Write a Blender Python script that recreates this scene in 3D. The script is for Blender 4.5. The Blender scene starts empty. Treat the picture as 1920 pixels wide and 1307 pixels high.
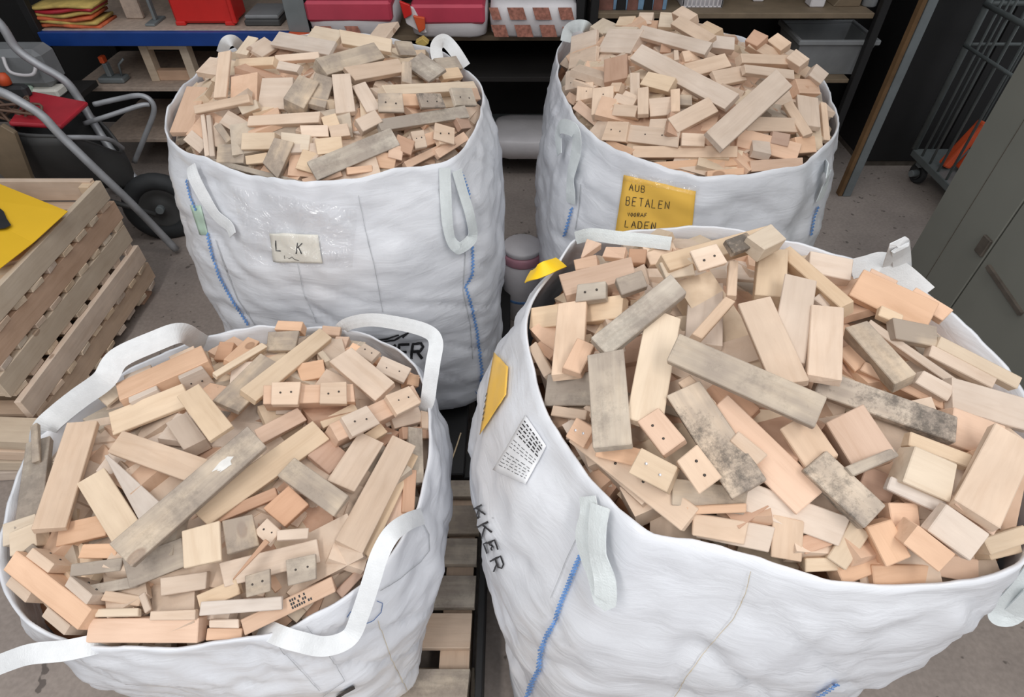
import bpy, bmesh, math, random
from mathutils import Vector, Matrix, noise
from mathutils.bvhtree import BVHTree

# ------------------------------------------------------------------ camera, light
SC = bpy.context.scene
COL = SC.collection
F, CX, CY, HC = 1120.0, 960.0, 653.5, 1.80
PITCH = math.radians(45)
cam_d = bpy.data.cameras.new('camera'); cam = bpy.data.objects.new('camera', cam_d); COL.objects.link(cam)
cam.location = (0, 0, HC); cam.rotation_euler = (math.pi/2-PITCH, 0, 0)
cam_d.sensor_width = 36; cam_d.lens = 36*F/1920; cam_d.clip_start = .02
SC.camera = cam
SC.view_settings.view_transform = 'Standard'; SC.view_settings.look = 'None'
SC.view_settings.gamma = 1; SC.view_settings.use_curve_mapping = False
SC.view_settings.exposure = 0.0
W = bpy.data.worlds.new('world'); SC.world = W; W.use_nodes = True
W.node_tree.nodes['Background'].inputs[0].default_value = (.93, .96, 1, 1)
W.node_tree.nodes['Background'].inputs[1].default_value = .70
def area(name, loc, rot, sx, sy, e, c=(1, .97, .93)):
    l = bpy.data.lights.new(name, 'AREA'); l.shape = 'RECTANGLE'; l.size = sx; l.size_y = sy; l.energy = e; l.color = c
    o = bpy.data.objects.new(name, l); COL.objects.link(o); o.location = loc; o.rotation_euler = rot
area('ceiling_light', (-1.1, -.9, 3.3), (0, 0, 0), .35, 2.4, 42)
area('ceiling_light', (1.0, -1.0, 3.3), (0, 0, 0), .35, 2.4, 38)
area('ceiling_light', (-.2, 1.6, 3.3), (0, 0, 0), 2.4, .35, 12)

# added fill light behind the camera, brightening the lower bag fronts
area('added_front_fill', (-.3, -3.0, 1.5), (math.radians(88), 0, 0), 3.4, 2.6, 7, (.95, .98, 1))
# ------------------------------------------------------------------ geometry helpers
def ray(px, py):
    u = (px-CX)/F; v = (CY-py)/F
    return Vector((u, math.cos(PITCH)+v*math.sin(PITCH), -math.sin(PITCH)+v*math.cos(PITCH)))
O = Vector((0, 0, HC))
def U(px, py, z):
    d = ray(px, py); return O+d*((z-HC)/d.z)
def V(px, py, Y):
    d = ray(px, py); return O+d*(Y/d.y)
def proj(p):
    q = p-O; a = q.y*math.cos(PITCH)-q.z*math.sin(PITCH); b = q.y*math.sin(PITCH)+q.z*math.cos(PITCH)
    return CX+F*q.x/a, CY-F*b/a, a
def tag(o, label=None, cat=None, group=None, kind=None):
    if label: o['label'] = label
    if cat: o['category'] = cat
    if group: o['group'] = group
    if kind: o['kind'] = kind
    return o
def empty(name, loc=(0, 0, 0), label=None, cat=None, group=None, rz=0):
    o = bpy.data.objects.new(name, None); COL.objects.link(o); o.location = loc; o.rotation_euler = (0, 0, rz)
    o.empty_display_size = .05
    return tag(o, label, cat, group)
def link(name, me, mat=None, parent=None, loc=None):
    o = bpy.data.objects.new(name, me); COL.objects.link(o)
    if mat is not None and not me.materials: me.materials.append(mat)
    if parent is not None: o.parent = parent
    if loc is not None: o.location = loc
    return o
def tomesh(verts, faces, smooth=False):
    me = bpy.data.meshes.new('m'); me.from_pydata([tuple(v) for v in verts], [], faces); me.update()
    if smooth: me.polygons.foreach_set('use_smooth', [True]*len(me.polygons))
    return me
class MB:
    def __init__(s): s.v = []; s.f = []
    def box(s, x0, x1, y0, y1, z0, z1, M=None):
        b = len(s.v)
        for p in ((x0, y0, z0), (x1, y0, z0), (x1, y1, z0), (x0, y1, z0), (x0, y0, z1), (x1, y0, z1), (x1, y1, z1), (x0, y1, z1)):
            s.v.append(M @ Vector(p) if M else Vector(p))
        s.f += [tuple(b+i for i in q) for q in ((0, 3, 2, 1), (4, 5, 6, 7), (0, 1, 5, 4), (1, 2, 6, 5), (2, 3, 7, 6), (3, 0, 4, 7))]
        return s
    def tube(s, pts, r, seg=10, close=False):
        pts = [Vector(p) for p in pts]; b = len(s.v); n = len(pts); up = None
        for i, p in enumerate(pts):
            t = (pts[(i+1) % n if close else min(i+1, n-1)]-pts[(i-1) % n if close else max(i-1, 0)]).normalized()
            if up is None: up = t.orthogonal().normalized()
            up = (up-t*up.dot(t)).normalized(); w = t.cross(up)
            for k in range(seg):
                a = 2*math.pi*k/seg; s.v.append(p+up*(r*math.cos(a))+w*(r*math.sin(a)))
        for i in range(n if close else n-1):
            j = (i+1) % n
            for k in range(seg):
                l = (k+1) % seg; s.f.append((b+i*seg+k, b+i*seg+l, b+j*seg+l, b+j*seg+k))
        if not close:
            s.f.append(tuple(b+k for k in range(seg))[::-1]); s.f.append(tuple(b+(n-1)*seg+k for k in range(seg)))
        return s
    def quad(s, a, b, c, d):
        n = len(s.v); s.v += [Vector(a), Vector(b), Vector(c), Vector(d)]; s.f.append((n, n+1, n+2, n+3)); return s
    def mesh(s, bevel=0, smooth=False, seg=1):
        me = tomesh(s.v, s.f, smooth)
        bm = bmesh.new(); bm.from_mesh(me)
        bmesh.ops.recalc_face_normals(bm, faces=bm.faces[:])
        if bevel: bmesh.ops.bevel(bm, geom=bm.edges[:], offset=bevel, segments=seg, affect='EDGES', profile=.5)
        bm.to_mesh(me); bm.free()
        if smooth: me.polygons.foreach_set('use_smooth', [True]*len(me.polygons))
        return me
    def build(s, name, mat, parent=None, bevel=0, smooth=False, seg=1, loc=None):
        return link(name, s.mesh(bevel, smooth, seg), mat, parent, loc)
def box(name, b, mat, parent=None, bevel=.003):
    """box mesh with its origin at its own base centre"""
    x0, x1, y0, y1, z0, z1 = b; cx, cy = (x0+x1)/2, (y0+y1)/2
    off = parent.location if parent is not None else Vector((0, 0, 0))
    o = MB().box(x0-cx, x1-cx, y0-cy, y1-cy, 0, z1-z0).build(name, mat, parent, bevel)
    o.location = Vector((cx, cy, z0))-off
    return o
def catmull(pts, k=6, close=False):
    pts = [Vector(p) for p in pts]; n = len(pts); out = []
    for i in range(n if close else n-1):
        g = (lambda j: pts[j % n]) if close else (lambda j: pts[max(0, min(n-1, j))])
        p0, p1, p2, p3 = g(i-1), g(i), g(i+1), g(i+2)
        for j in range(k):
            t = j/k
            out.append(.5*((2*p1)+(p2-p0)*t+(2*p0-5*p1+4*p2-p3)*t*t+(3*p1-p0-3*p2+p3)*t**3))
    if not close: out.append(pts[-1])
    return out
def lathe(prof, seg=24):
    v = []; f = []
    for r, z in prof:
        for k in range(seg):
            a = 2*math.pi*k/seg; v.append((r*math.cos(a), r*math.sin(a), z))
    for i in range(len(prof)-1):
        for k in range(seg):
            l = (k+1) % seg; f.append((i*seg+k, i*seg+l, (i+1)*seg+l, (i+1)*seg+k))
    return v, f

# ------------------------------------------------------------------ materials
def srgb(r, g, b):
    c = lambda x: ((x/255+.055)/1.055)**2.4 if x > 10 else x/255/12.92
    return (c(r), c(g), c(b), 1)
class NT:
    def __init__(s, name):
        s.m = bpy.data.materials.new(name); s.m.use_nodes = True; s.t = s.m.node_tree
        s.b = s.t.nodes['Principled BSDF']; s.out = s.t.nodes['Material Output']
    def n(s, typ, **kw):
        nd = s.t.nodes.new(typ)
        for k, v in kw.items(): setattr(nd, k, v)
        return nd
    def l(s, a, b): s.t.links.new(a, b)
    def val(s, nd, **kw):
        for k, v in kw.items(): nd.inputs[k].default_value = v
        return nd
    def noise(s, vec, scale, detail=3, rough=.55, dist=0):
        nd = s.n('ShaderNodeTexNoise'); nd.inputs['Scale'].default_value = scale; nd.inputs['Detail'].default_value = detail
        nd.inputs['Roughness'].default_value = rough; nd.inputs['Distortion'].default_value = dist
        if vec is not None: s.l(vec, nd.inputs['Vector'])
        return nd.outputs['Fac']
    def ramp(s, fac, stops):
        r = s.n('ShaderNodeValToRGB'); e = r.color_ramp.elements
        while len(e) < len(stops): e.new(.5)
        for i, (p, c) in enumerate(stops): e[i].position = p; e[i].color = c if len(c) == 4 else (*c, 1)
        s.l(fac, r.inputs[0]); return r.outputs[0]
    def math(s, op, a, b=None, clamp=False):
        m = s.n('ShaderNodeMath', operation=op); m.use_clamp = clamp
        for i, x in enumerate((a, b)):
            if x is None: continue
            if isinstance(x, (int, float)): m.inputs[i].default_value = x
            else: s.l(x, m.inputs[i])
        return m.outputs[0]
    def mix(s, fac, a, b, mode='MIX'):
        m = s.n('ShaderNodeMix', data_type='RGBA', blend_type=mode)
        for k, x in ((0, fac), (6, a), (7, b)):
            if isinstance(x, (int, float)): m.inputs[k].default_value = x
            elif isinstance(x, tuple): m.inputs[k].default_value = x if len(x) == 4 else (*x, 1)
            else: s.l(x, m.inputs[k])
        return m.outputs[2]
    def bump(s, h, strength=.3, dist=.005):
        b = s.n('ShaderNodeBump'); b.inputs['Strength'].default_value = strength; b.inputs['Distance'].default_value = dist
        s.l(h, b.inputs['Height']); s.l(b.outputs[0], s.b.inputs['Normal'])
def plain(name, col, rough=.6, metal=0, var=.12, scale=14, spec=.5, bump=0):
    t = NT(name); tc = t.n('ShaderNodeTexCoord')
    nz = t.noise(tc.outputs['Object'], scale, 4)
    lo = tuple(c*(1-var) for c in col[:3]); hi = tuple(min(1, c*(1+var)) for c in col[:3])
    t.l(t.ramp(nz, [(.3, lo), (.7, hi)]), t.b.inputs['Base Color'])
    t.b.inputs['Roughness'].default_value = rough; t.b.inputs['Metallic'].default_value = metal
    t.b.inputs['Specular IOR Level'].default_value = spec
    if bump: t.bump(t.noise(tc.outputs['Object'], scale*6, 3), bump)
    return t.m
def wood_mat(name, attr=False):
    t = NT(name); tc = t.n('ShaderNodeTexCoord'); oi = t.n('ShaderNodeObjectInfo')
    if attr:
        at = t.n('ShaderNodeAttribute', attribute_name='tint'); base = at.outputs['Color']; al = at.outputs['Alpha']
        vec0 = at.outputs['Vector']
        vec = t.n('ShaderNodeVectorMath', operation='ADD'); t.l(tc.outputs['Object'], vec.inputs[0]); vec = vec.outputs[0]
        mp = t.n('ShaderNodeMapping'); mp.inputs['Scale'].default_value = (14, 14, 14); t.l(vec, mp.inputs[0])
    else:
        base = oi.outputs['Color']; al = oi.outputs['Alpha']
        ofs = t.n('ShaderNodeVectorMath', operation='SCALE'); ofs.inputs[0].default_value = (7.3, 3.1, 5.7)
        t.l(t.math('MULTIPLY', oi.outputs['Random'], 20), ofs.inputs['Scale'])
        vec = t.n('ShaderNodeVectorMath', operation='ADD'); t.l(tc.outputs['Object'], vec.inputs[0]); t.l(ofs.outputs[0], vec.inputs[1]); vec = vec.outputs[0]
        mp = t.n('ShaderNodeMapping'); mp.inputs['Scale'].default_value = (3, 30, 30); t.l(vec, mp.inputs[0])
    g = t.noise(mp.outputs[0], 2.2, 5, .62, .6)
    big = t.noise(vec, 9, 2)
    grain = t.ramp(g, [(.25, (.88, .84, .80)), (.5, (.98, .97, .96)), (.75, (1.04, 1.04, 1.03))])
    c = t.mix(1, base, grain, 'MULTIPLY')
    c = t.mix(1, c, t.ramp(big, [(.3, (.92, .90, .88)), (.7, (1.04, 1.04, 1.04))]), 'MULTIPLY')
    # knots
    mk = t.n('ShaderNodeMapping'); mk.inputs['Scale'].default_value = (5, 9, 9); t.l(vec, mk.inputs[0])
    vo = t.n('ShaderNodeTexVoronoi'); vo.inputs['Scale'].default_value = 1.0; t.l(mk.outputs[0], vo.inputs['Vector'])
    sep = t.n('ShaderNodeSeparateColor'); t.l(vo.outputs['Color'], sep.inputs[0])
    kn = t.ramp(vo.outputs['Distance'], [(.04, (.5, .5, .5)), (.075, (.6, .6, .6)), (.10, (0, 0, 0))])
    kn = t.math('MULTIPLY', kn, t.math('GREATER_THAN', sep.outputs[0], .62))
    c = t.mix(kn, c, srgb(132, 96, 72))
    # grey weathering (streaks) and black mould (patches of specks); amount in alpha
    m1 = t.noise(mp.outputs[0], 1.3, 4, .6); m2 = t.noise(vec, 11, 3, .6)
    mask = t.math('MULTIPLY', t.math('SUBTRACT', t.math('ADD', t.math('MULTIPLY', m1, .7), m2), .62), 3.2, True)
    mask = t.math('MULTIPLY', mask, t.math('MINIMUM', t.math('MULTIPLY', al, 1.3), .8))
    c = t.mix(mask, c, srgb(150, 138, 128))
    sp = t.noise(vec, 60, 5, .8); sp2 = t.noise(vec, 8, 2)
    dk = t.math('MULTIPLY', t.math('SUBTRACT', t.math('ADD', sp, t.math('MULTIPLY', sp2, 1.1)), 1.03), 4.0, True)
    dk = t.math('MULTIPLY', dk, t.math('MULTIPLY', t.math('SUBTRACT', al, .35), 1.3, True))
    c = t.mix(t.math('MULTIPLY', dk, .85), c, srgb(66, 64, 62))
    t.l(c, t.b.inputs['Base Color']); t.b.inputs['Roughness'].default_value = .78; t.b.inputs['Specular IOR Level'].default_value = .25
    t.bump(g, .25, .003)
    return t.m
M = {}
M['wood'] = wood_mat('offcut_wood'); M['wood_pile'] = wood_mat('offcut_wood_pile', True)
def fabric():
    t = NT('woven_bag_fabric'); tc = t.n('ShaderNodeTexCoord')
    nz = t.noise(tc.outputs['Object'], 3.0, 4)
    t.l(t.ramp(nz, [(.3, srgb(212, 214, 220)), (.7, srgb(226, 228, 233))]), t.b.inputs['Base Color'])
    t.b.inputs['Roughness'].default_value = .33; t.b.inputs['Specular IOR Level'].default_value = .45
    mp = t.n('ShaderNodeMapping'); mp.inputs['Scale'].default_value = (4, 4, 15); t.l(tc.outputs['Object'], mp.inputs[0])
    w1 = t.noise(mp.outputs[0], 1.6, 5, .55, 1.2); w2 = t.noise(tc.outputs['Object'], 9, 3, .5, 2.0)
    wv = t.n('ShaderNodeTexWave', bands_direction='Z'); wv.inputs['Scale'].default_value = 160; wv.inputs['Distortion'].default_value = .5
    t.l(tc.outputs['Object'], wv.inputs['Vector'])
    h = t.math('ADD', t.math('ADD', w1, t.math('MULTIPLY', w2, .35)), t.math('MULTIPLY', wv.outputs['Fac'], .006))
    t.bump(h, .17, .02)
    return t.m
M['fabric'] = fabric()
M['strap'] = plain('strap_webbing', srgb(222, 224, 226), .6, var=.04, scale=60, bump=.2)
M['strap_mint'] = plain('pale_mint_webbing', srgb(214, 220, 221), .5, var=.04, scale=60, bump=.2)
M['blue_thread'] = plain('blue_thread', srgb(104, 148, 208), .7, var=.2, scale=90)
M['tan_thread'] = plain('tan_thread', srgb(196, 184, 164), .7)
M['grey_thread'] = plain('grey_thread', srgb(172, 174, 178), .7)
M['hem_thread'] = plain('pale_hem_thread', srgb(200, 202, 208), .6)
M['ink'] = plain('black_ink', srgb(38, 38, 42), .6, var=.2)
M['pen'] = plain('blue_pen', srgb(80, 110, 160), .6)
M['yellow'] = plain('yellow_card', srgb(238, 190, 40), .55, var=.04, scale=4)
M['amber'] = plain('amber_paper', srgb(238, 190, 84), .4, var=.04, scale=4)
M['yellow_tag'] = plain('yellow_tag', srgb(250, 205, 30), .5, var=.06)
M['cream'] = plain('cream_paper', srgb(234, 231, 221), .6, var=.03, scale=5)
M['white_label'] = plain('white_label', srgb(228, 229, 232), .5, var=.03)
M['nail'] = plain('nail_steel', srgb(80, 74, 70), .5, .6)
M['nail_bright'] = plain('bright_nail_steel', srgb(235, 235, 240), .25, .6)
M['blue_steel'] = plain('blue_painted_steel', srgb(22, 62, 134), .45, var=.1)
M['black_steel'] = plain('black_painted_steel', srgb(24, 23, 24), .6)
M['dark_panel'] = plain('dark_panel', srgb(30, 27, 26), .8, var=.3, scale=3)
M['chip'] = plain('particle_board', srgb(178, 160, 146), .8, var=.15, scale=40)
M['brown_board'] = plain('brown_shelf_board', srgb(122, 106, 86), .7, var=.15, scale=12)
M['tube'] = plain('galvanised_tube', srgb(168, 170, 174), .42, .25, var=.15)
M['tray'] = plain('dark_grey_tray', srgb(70, 70, 70), .55, .1, var=.15, scale=6)
M['rubber'] = plain('black_rubber', srgb(44, 46, 48), .7, var=.2)
M['red'] = plain('red_plastic', srgb(206, 40, 36), .4, var=.05)
M['red_dull'] = plain('red_sheet', srgb(176, 44, 56), .4, var=.1)
M['orange'] = plain('orange_plastic', srgb(206, 84, 44), .5, var=.12)
M['grey_plastic'] = plain('grey_plastic', srgb(132, 134, 136), .5, var=.08)
M['white_plastic'] = plain('white_film', srgb(216, 212, 214), .35, var=.06, scale=6, bump=.3)
M['pink_film'] = plain('pink_red_film', srgb(188, 66, 86), .35, var=.12, scale=6)
M['cabinet'] = plain('grey_green_paint', srgb(122, 122, 114), .5, var=.06, scale=3)
M['cabinet_dark'] = plain('worn_grey_steel', srgb(92, 84, 76), .6, .2, var=.3, scale=20)
M['rust'] = plain('brown_rusted_steel', srgb(112, 84, 54), .8, var=.25, scale=10)
M['galv'] = plain('galvanised_steel', srgb(122, 128, 130), .5, .2, var=.12, scale=10)
M['cage'] = plain('cage_wire_steel', srgb(104, 110, 110), .5, .2, var=.12)
M['pale_pink'] = plain('pink_reflection_film', srgb(206, 150, 164), .3, var=.1)
M['smear'] = plain('dried_white_paint', srgb(214, 212, 208), .5, var=.1, scale=60)
M['photo'] = plain('printed_food_photo', srgb(170, 114, 98), .5, var=.4, scale=60)
M['sack_yellow'] = plain('yellow_sack', srgb(196, 170, 96), .7, var=.25, scale=20)
M['sack_orange'] = plain('orange_sack', srgb(206, 104, 66), .7, var=.3, scale=20)
M['jeans'] = plain('blue_print', srgb(112, 144, 172), .6, var=.3, scale=18)
M['brown_print'] = plain('brown_print', srgb(122, 82, 72), .6, var=.35, scale=18)
M['green'] = plain('green_print', srgb(190, 214, 196), .6, var=.15)
M['cable'] = plain('brown_cable', srgb(108, 84, 70), .7, var=.2)
def clear_film():
    t = NT('clear_plastic_film'); tr = t.n('ShaderNodeBsdfTransparent'); gl = t.n('ShaderNodeBsdfGlossy'); gl.inputs['Roughness'].default_value = .07
    tc = t.n('ShaderNodeTexCoord'); h = t.noise(tc.outputs['Object'], 16, 3, .5, 1.5)
    b = t.n('ShaderNodeBump'); b.inputs['Strength'].default_value = 1; b.inputs['Distance'].default_value = .04; t.l(h, b.inputs['Height']); t.l(b.outputs[0], gl.inputs['Normal'])
    mx = t.n('ShaderNodeMixShader'); mx.inputs[0].default_value = .045
    t.l(tr.outputs[0], mx.inputs[1]); t.l(gl.outputs[0], mx.inputs[2]); t.l(mx.outputs[0], t.out.inputs['Surface'])
    return t.m
M['film'] = clear_film()
def concrete():
    t = NT('concrete_floor'); tc = t.n('ShaderNodeTexCoord'); v = tc.outputs['Object']
    a = t.noise(v, 2.2, 5, .6); b = t.noise(v, 70, 2, .5); s = t.noise(v, 26, 2, .5)
    c = t.ramp(a, [(.3, srgb(134, 124, 118)), (.7, srgb(164, 152, 144))])
    c = t.mix(1, c, t.ramp(b, [(.35, (.9, .9, .9)), (.65, (1.05, 1.05, 1.05))]), 'MULTIPLY')
    c = t.mix(t.ramp(s, [(.68, (0, 0, 0)), (.72, (.75, .75, .75))]), c, srgb(78, 70, 66))
    t.l(c, t.b.inputs['Base Color']); t.b.inputs['Roughness'].default_value = .75; t.bump(b, .15, .002)
    return t.m
M['concrete'] = concrete()
M['wall'] = plain('dark_wall_paint', srgb(28, 27, 27), .9, var=.15, scale=2)
TONE = {'p': (220, 199, 180), 's': (219, 186, 161), 'g': (206, 192, 174), 'y': (222, 202, 178), 'w': (224, 208, 194), 'd': (208, 192, 174), 'o': (194, 160, 138)}  # tone o: brown wood, and orange-dark shade painted into gap pieces
ALPHA = {'p': .10, 's': .0, 'g': .60, 'y': .05, 'w': .12, 'd': 1.0, 'o': .0}
def tint(o, tone, rnd):
    r, g, b = TONE[tone]; k = rnd.uniform(.94, 1.04); w = rnd.uniform(-6, 6)
    c = srgb(min(255, r*k+w), min(255, g*k), min(255, b*k-w)); o.color = (c[0], c[1], c[2], ALPHA[tone])

# ------------------------------------------------------------------ setting
def slab(name, b, mat):
    o = box(name, b, mat, bevel=0); tag(o, kind='structure'); return o
slab('floor', (-4.2, 4.2, -3.2, 4.1, -.1, 0), M['concrete'])
slab('wall_back', (-4.2, 4.2, 4.0, 4.1, 0, 3.4), M['wall'])
# ------------------------------------------------------------------ bulk bags
NA, NVV = 220, 70
class Bag: pass
BAGS = {}
def fbm(x, y, z): return noise.fractal(Vector((x, y, z)), 1.0, 2.0, 3, noise_basis='PERLIN_ORIGINAL')
def make_bag(key, label, rim_px, zr, z0, base_c, half, rot, bulge, heap, seed, bdir=(0, 0), pw=1.7, group='bulk bags of wood offcuts'):
    B = Bag(); B.key = key; B.zr = zr
    P3 = [U(p[0], p[1], zr+(p[2] if len(p) > 2 else 0)) for p in rim_px]
    c = sum(P3, Vector())/len(P3); B.c = c
    pol = sorted((math.atan2(p.y-c.y, p.x-c.x), math.hypot(p.x-c.x, p.y-c.y), p.z) for p in P3)
    def interp(th):
        th = (th+math.pi) % (2*math.pi)-math.pi
        n = len(pol)
        for i in range(n):
            a, b = pol[i], pol[(i+1) % n]
            ta, tb = a[0], b[0]+(2*math.pi if i == n-1 else 0)
            for tt in (th, th+2*math.pi):
                if ta <= tt <= tb:
                    k = (tt-ta)/max(1e-6, tb-ta); return a[1]+(b[1]-a[1])*k, a[2]+(b[2]-a[2])*k
        return pol[0][1], pol[0][2]
    R = [interp(2*math.pi*i/NA) for i in range(NA)]
    for _ in range(2):
        R = [tuple(.25*R[i-1][k]+.5*R[i][k]+.25*R[(i+1) % NA][k] for k in (0, 1)) for i in range(NA)]
    B.R = R
    def Rat(th):
        x = (th % (2*math.pi))/(2*math.pi)*NA; i = int(x) % NA; k = x-int(x); j = (i+1) % NA
        return R[i][0]*(1-k)+R[j][0]*k, R[i][1]*(1-k)+R[j][1]*k
    B.Rat = Rat
    A = heap
    def hz(x, y):
        th = math.atan2(y-c.y, x-c.x); r, z = Rat(th); q = math.hypot(x-c.x, y-c.y)/max(.05, r-.015)
        if q < 1: return z-.004+A*(1-q*q)**.8
        return z-.004-(q-1)*.5
    B.hz = hz
    bc = Vector((base_c[0], base_c[1], 0))
    def rb(th):
        a = th-rot; e = 5.0
        return half/((abs(math.cos(a))**e+abs(math.sin(a))**e)**(1/e))
    v = []; f = []
    lev = [(i/(NVV-1)) for i in range(NVV)]
    def point(i, s, inset=0):
        th = 2*math.pi*i/NA; rr, rz = R[i]
        w = s*s*(3-2*s); w = .35*s+.65*w
        r = rb(th)*(1-w)+rr*w+(bulge+bdir[1]*math.cos(th-bdir[0]))*math.sin(math.pi*min(1, s)**pw)
        if s < .08: r *= 1-.10*(1-s/.08)**2
        cc = bc.lerp(Vector((c.x, c.y, 0)), w)
        x, y = math.cos(th), math.sin(th); z = z0+s*(rz-z0)
        env = min(1, s/.05)*min(1, (1-s)/.06)
        d = .009*fbm(x*2.2+seed, y*2.2, z*9)+.008*fbm(x*5+seed, y*5+3, z*16+x*3)+.008*fbm(x*3.2+seed+9, y*3.2, z*3+2*x*y)
        cn = noise.noise(Vector((x*1.5+seed*3, y*1.5, z*5.5+2.2*x+1.4*y)))
        d -= .009*max(0, 1-abs(cn)*6)**2
        r += d*env - inset
        zz = z + .012*fbm(x*4+seed, y*4, 7.7)*max(0, (s-.8)/.2)
        return Vector((cc.x+x*r, cc.y+y*r, zz))
    for s in lev:
        for i in range(NA): v.append(point(i, s))
    inn = [(1.0, .003), (.998, .006), (.97, .008), (.90, .012), (.78, .02), (.6, .05)]
    for s, ins in inn:
        for i in range(NA): v.append(point(i, s, ins))
    nl = len(lev)+len(inn)
    for a in range(nl-1):
        for i in range(NA):
            j = (i+1) % NA; f.append((a*NA+i, a*NA+j, (a+1)*NA+j, (a+1)*NA+i))
    f.append(tuple(range(NA))[::-1])
    root = empty('bulk_bag', (bc.x, bc.y, z0), label, 'bag', group)
    B.root = root; B.off = Vector((bc.x, bc.y, z0))
    me = tomesh([p-B.off for p in v], f, True)
    link('bag_body', me, M['fabric'], root)
    no = len(lev)*NA
    B.bvh = BVHTree.FromPolygons([tuple(p) for p in v[:no]], [q for q in f[:(len(lev)-1)*NA]])
    BAGS[key] = B
    return B
def hit(B, px, py, off=.003):
    p, n, i, d = B.bvh.ray_cast(O, ray(px, py).normalized())
    if p is None:
        p, n, i, d = B.bvh.find_nearest(O+ray(px, py).normalized()*(B.c-O).length)
    if n.dot(O-p) < 0: n = -n
    return p+n*off, n
def patch(B, name, quad, mat, parent=None, n=10, off=.004, world=False, thick=.0006):
    """sheet lying on the bag: quad = 4 image points (tl, tr, br, bl)"""
    v = []; f = []; q = [Vector(p) for p in quad]
    for j in range(n+1):
        for i in range(n+1):
            a, b = i/n, j/n
            p = (q[0]*(1-a)+q[1]*a)*(1-b)+(q[3]*(1-a)+q[2]*a)*b
            v.append(hit(B, p.x, p.y, off)[0]-(Vector() if world else B.off))
    for j in range(n):
        for i in range(n):
            k = j*(n+1)+i; f.append((k, k+n+1, k+n+2, k+1))
    o = link(name, tomesh(v, f, True), mat, parent)
    md = o.modifiers.new('t', 'SOLIDIFY'); md.thickness = thick; md.offset = 0
    return o
def line_px(pts, step=4):
    pts = [Vector(p) for p in pts]; out = []
    for a, b in zip(pts, pts[1:]):
        k = max(1, int((b-a).length/step))
        out += [a.lerp(b, i/k) for i in range(k)]
    return out+[pts[-1]]
def stroke(mb, B, pts, w, off, org):
    pts = [p for p in line_px(pts) if B.bvh.ray_cast(O, ray(p.x, p.y).normalized())[0] is not None]
    if len(pts) < 2: return
    n = len(pts); b = len(mb.v)
    for i, p in enumerate(pts):
        t = pts[min(n-1, i+1)]-pts[max(0, i-1)]
        t = t.normalized() if t.length > 0 else Vector((1, 0)); s = Vector((-t.y, t.x))*w/2
        for q in (p+s, p-s): mb.v.append(hit(B, q.x, q.y, off)[0]-org)
    for i in range(n-1): mb.f.append((b+2*i, b+2*i+1, b+2*i+3, b+2*i+2))
GL = {'A': [[(0, 0), (.3, 1), (.6, 0)], [(.12, .4), (.5, .4)]], 'U': [[(0, 1), (0, .2), (.15, 0), (.4, 0), (.55, .2), (.55, 1)]],
 'B': [[(0, 0), (0, 1), (.4, 1), (.5, .78), (.38, .55), (0, .55)], [(.38, .55), (.55, .3), (.42, 0), (0, 0)]],
 'E': [[(.5, 1), (0, 1), (0, 0), (.5, 0)], [(0, .5), (.42, .5)]], 'T': [[(.28, 0), (.28, 1)], [(0, 1), (.56, 1)]], 'L': [[(0, 1), (0, 0), (.5, 0)]],
 'N': [[(0, 0), (0, 1), (.5, 0), (.5, 1)]], 'V': [[(0, 1), (.25, 0), (.5, 1)]], 'O': [[(.25, 0), (0, .3), (0, .7), (.25, 1), (.5, .7), (.5, .3), (.25, 0)]],
 'R': [[(0, 0), (0, 1), (.4, 1), (.52, .76), (.4, .5), (0, .5)], [(.25, .5), (.55, 0)]], 'F': [[(0, 0), (0, 1), (.5, 1)], [(0, .52), (.4, .52)]],
 'D': [[(0, 0), (0, 1), (.3, 1), (.52, .7), (.52, .3), (.3, 0), (0, 0)]], 'K': [[(0, 0), (0, 1)], [(.5, 1), (0, .45)], [(.16, .58), (.55, 0)]]}
def write(mb, B, text, o, ex, ey, w, off, org, adv=.85):
    """stroke lettering; o = image point of the baseline start, ex / ey = image vectors of one letter height"""
    o = Vector(o); ex = Vector(ex); ey = Vector(ey); x = 0
    for ch in text:
        if ch != ' ':
            for s in GL[ch]: stroke(mb, B, [o+ex*(x+a)+ey*b for a, b in s], w, off, org)
        x += adv
def ribbon(name, pts, nrm, width, mat, parent, off, thick=.0022, k=8, smooth=True):
    """webbing strap: 3-D path, one facing direction per point"""
    n0 = len(pts); P = catmull(pts, k); v = []; f = []
    for i, p in enumerate(P):
        u = min(n0-1.001, i/k); a = int(u); nn = (Vector(nrm[a]).lerp(Vector(nrm[min(n0-1, a+1)]), u-a)).normalized()
        t = (P[min(len(P)-1, i+1)]-P[max(0, i-1)]).normalized(); s = t.cross(nn).normalized(); nn = s.cross(t).normalized()
        for a_, b_ in ((-1, -1), (-.33, -1), (.33, -1), (1, -1), (1, 1), (.33, 1), (-.33, 1), (-1, 1)):
            v.append(p+s*(a_*width/2)+nn*(b_*thick/2+(.0008 if abs(a_) < .5 else 0))-off)
    for i in range(len(P)-1):
        for q in range(8):
            r = (q+1) % 8; f.append((i*8+q, i*8+r, (i+1)*8+r, (i+1)*8+q))
    f.append(tuple(range(8))[::-1]); f.append(tuple((len(P)-1)*8+q for q in range(8)))
    o = link(name, tomesh(v, f, False), mat, parent); return o
def strap_on(B, px, width, mat, offs=None, name='lifting_loop', k=8):
    pts = []; nr = []
    for i, p in enumerate(px):
        q, n = hit(B, p[0], p[1], (p[2] if len(p) > 2 else .006)); pts.append(q); nr.append(n)
    return ribbon(name, pts, nr, width, mat, B.root, B.off, k=k)
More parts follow.
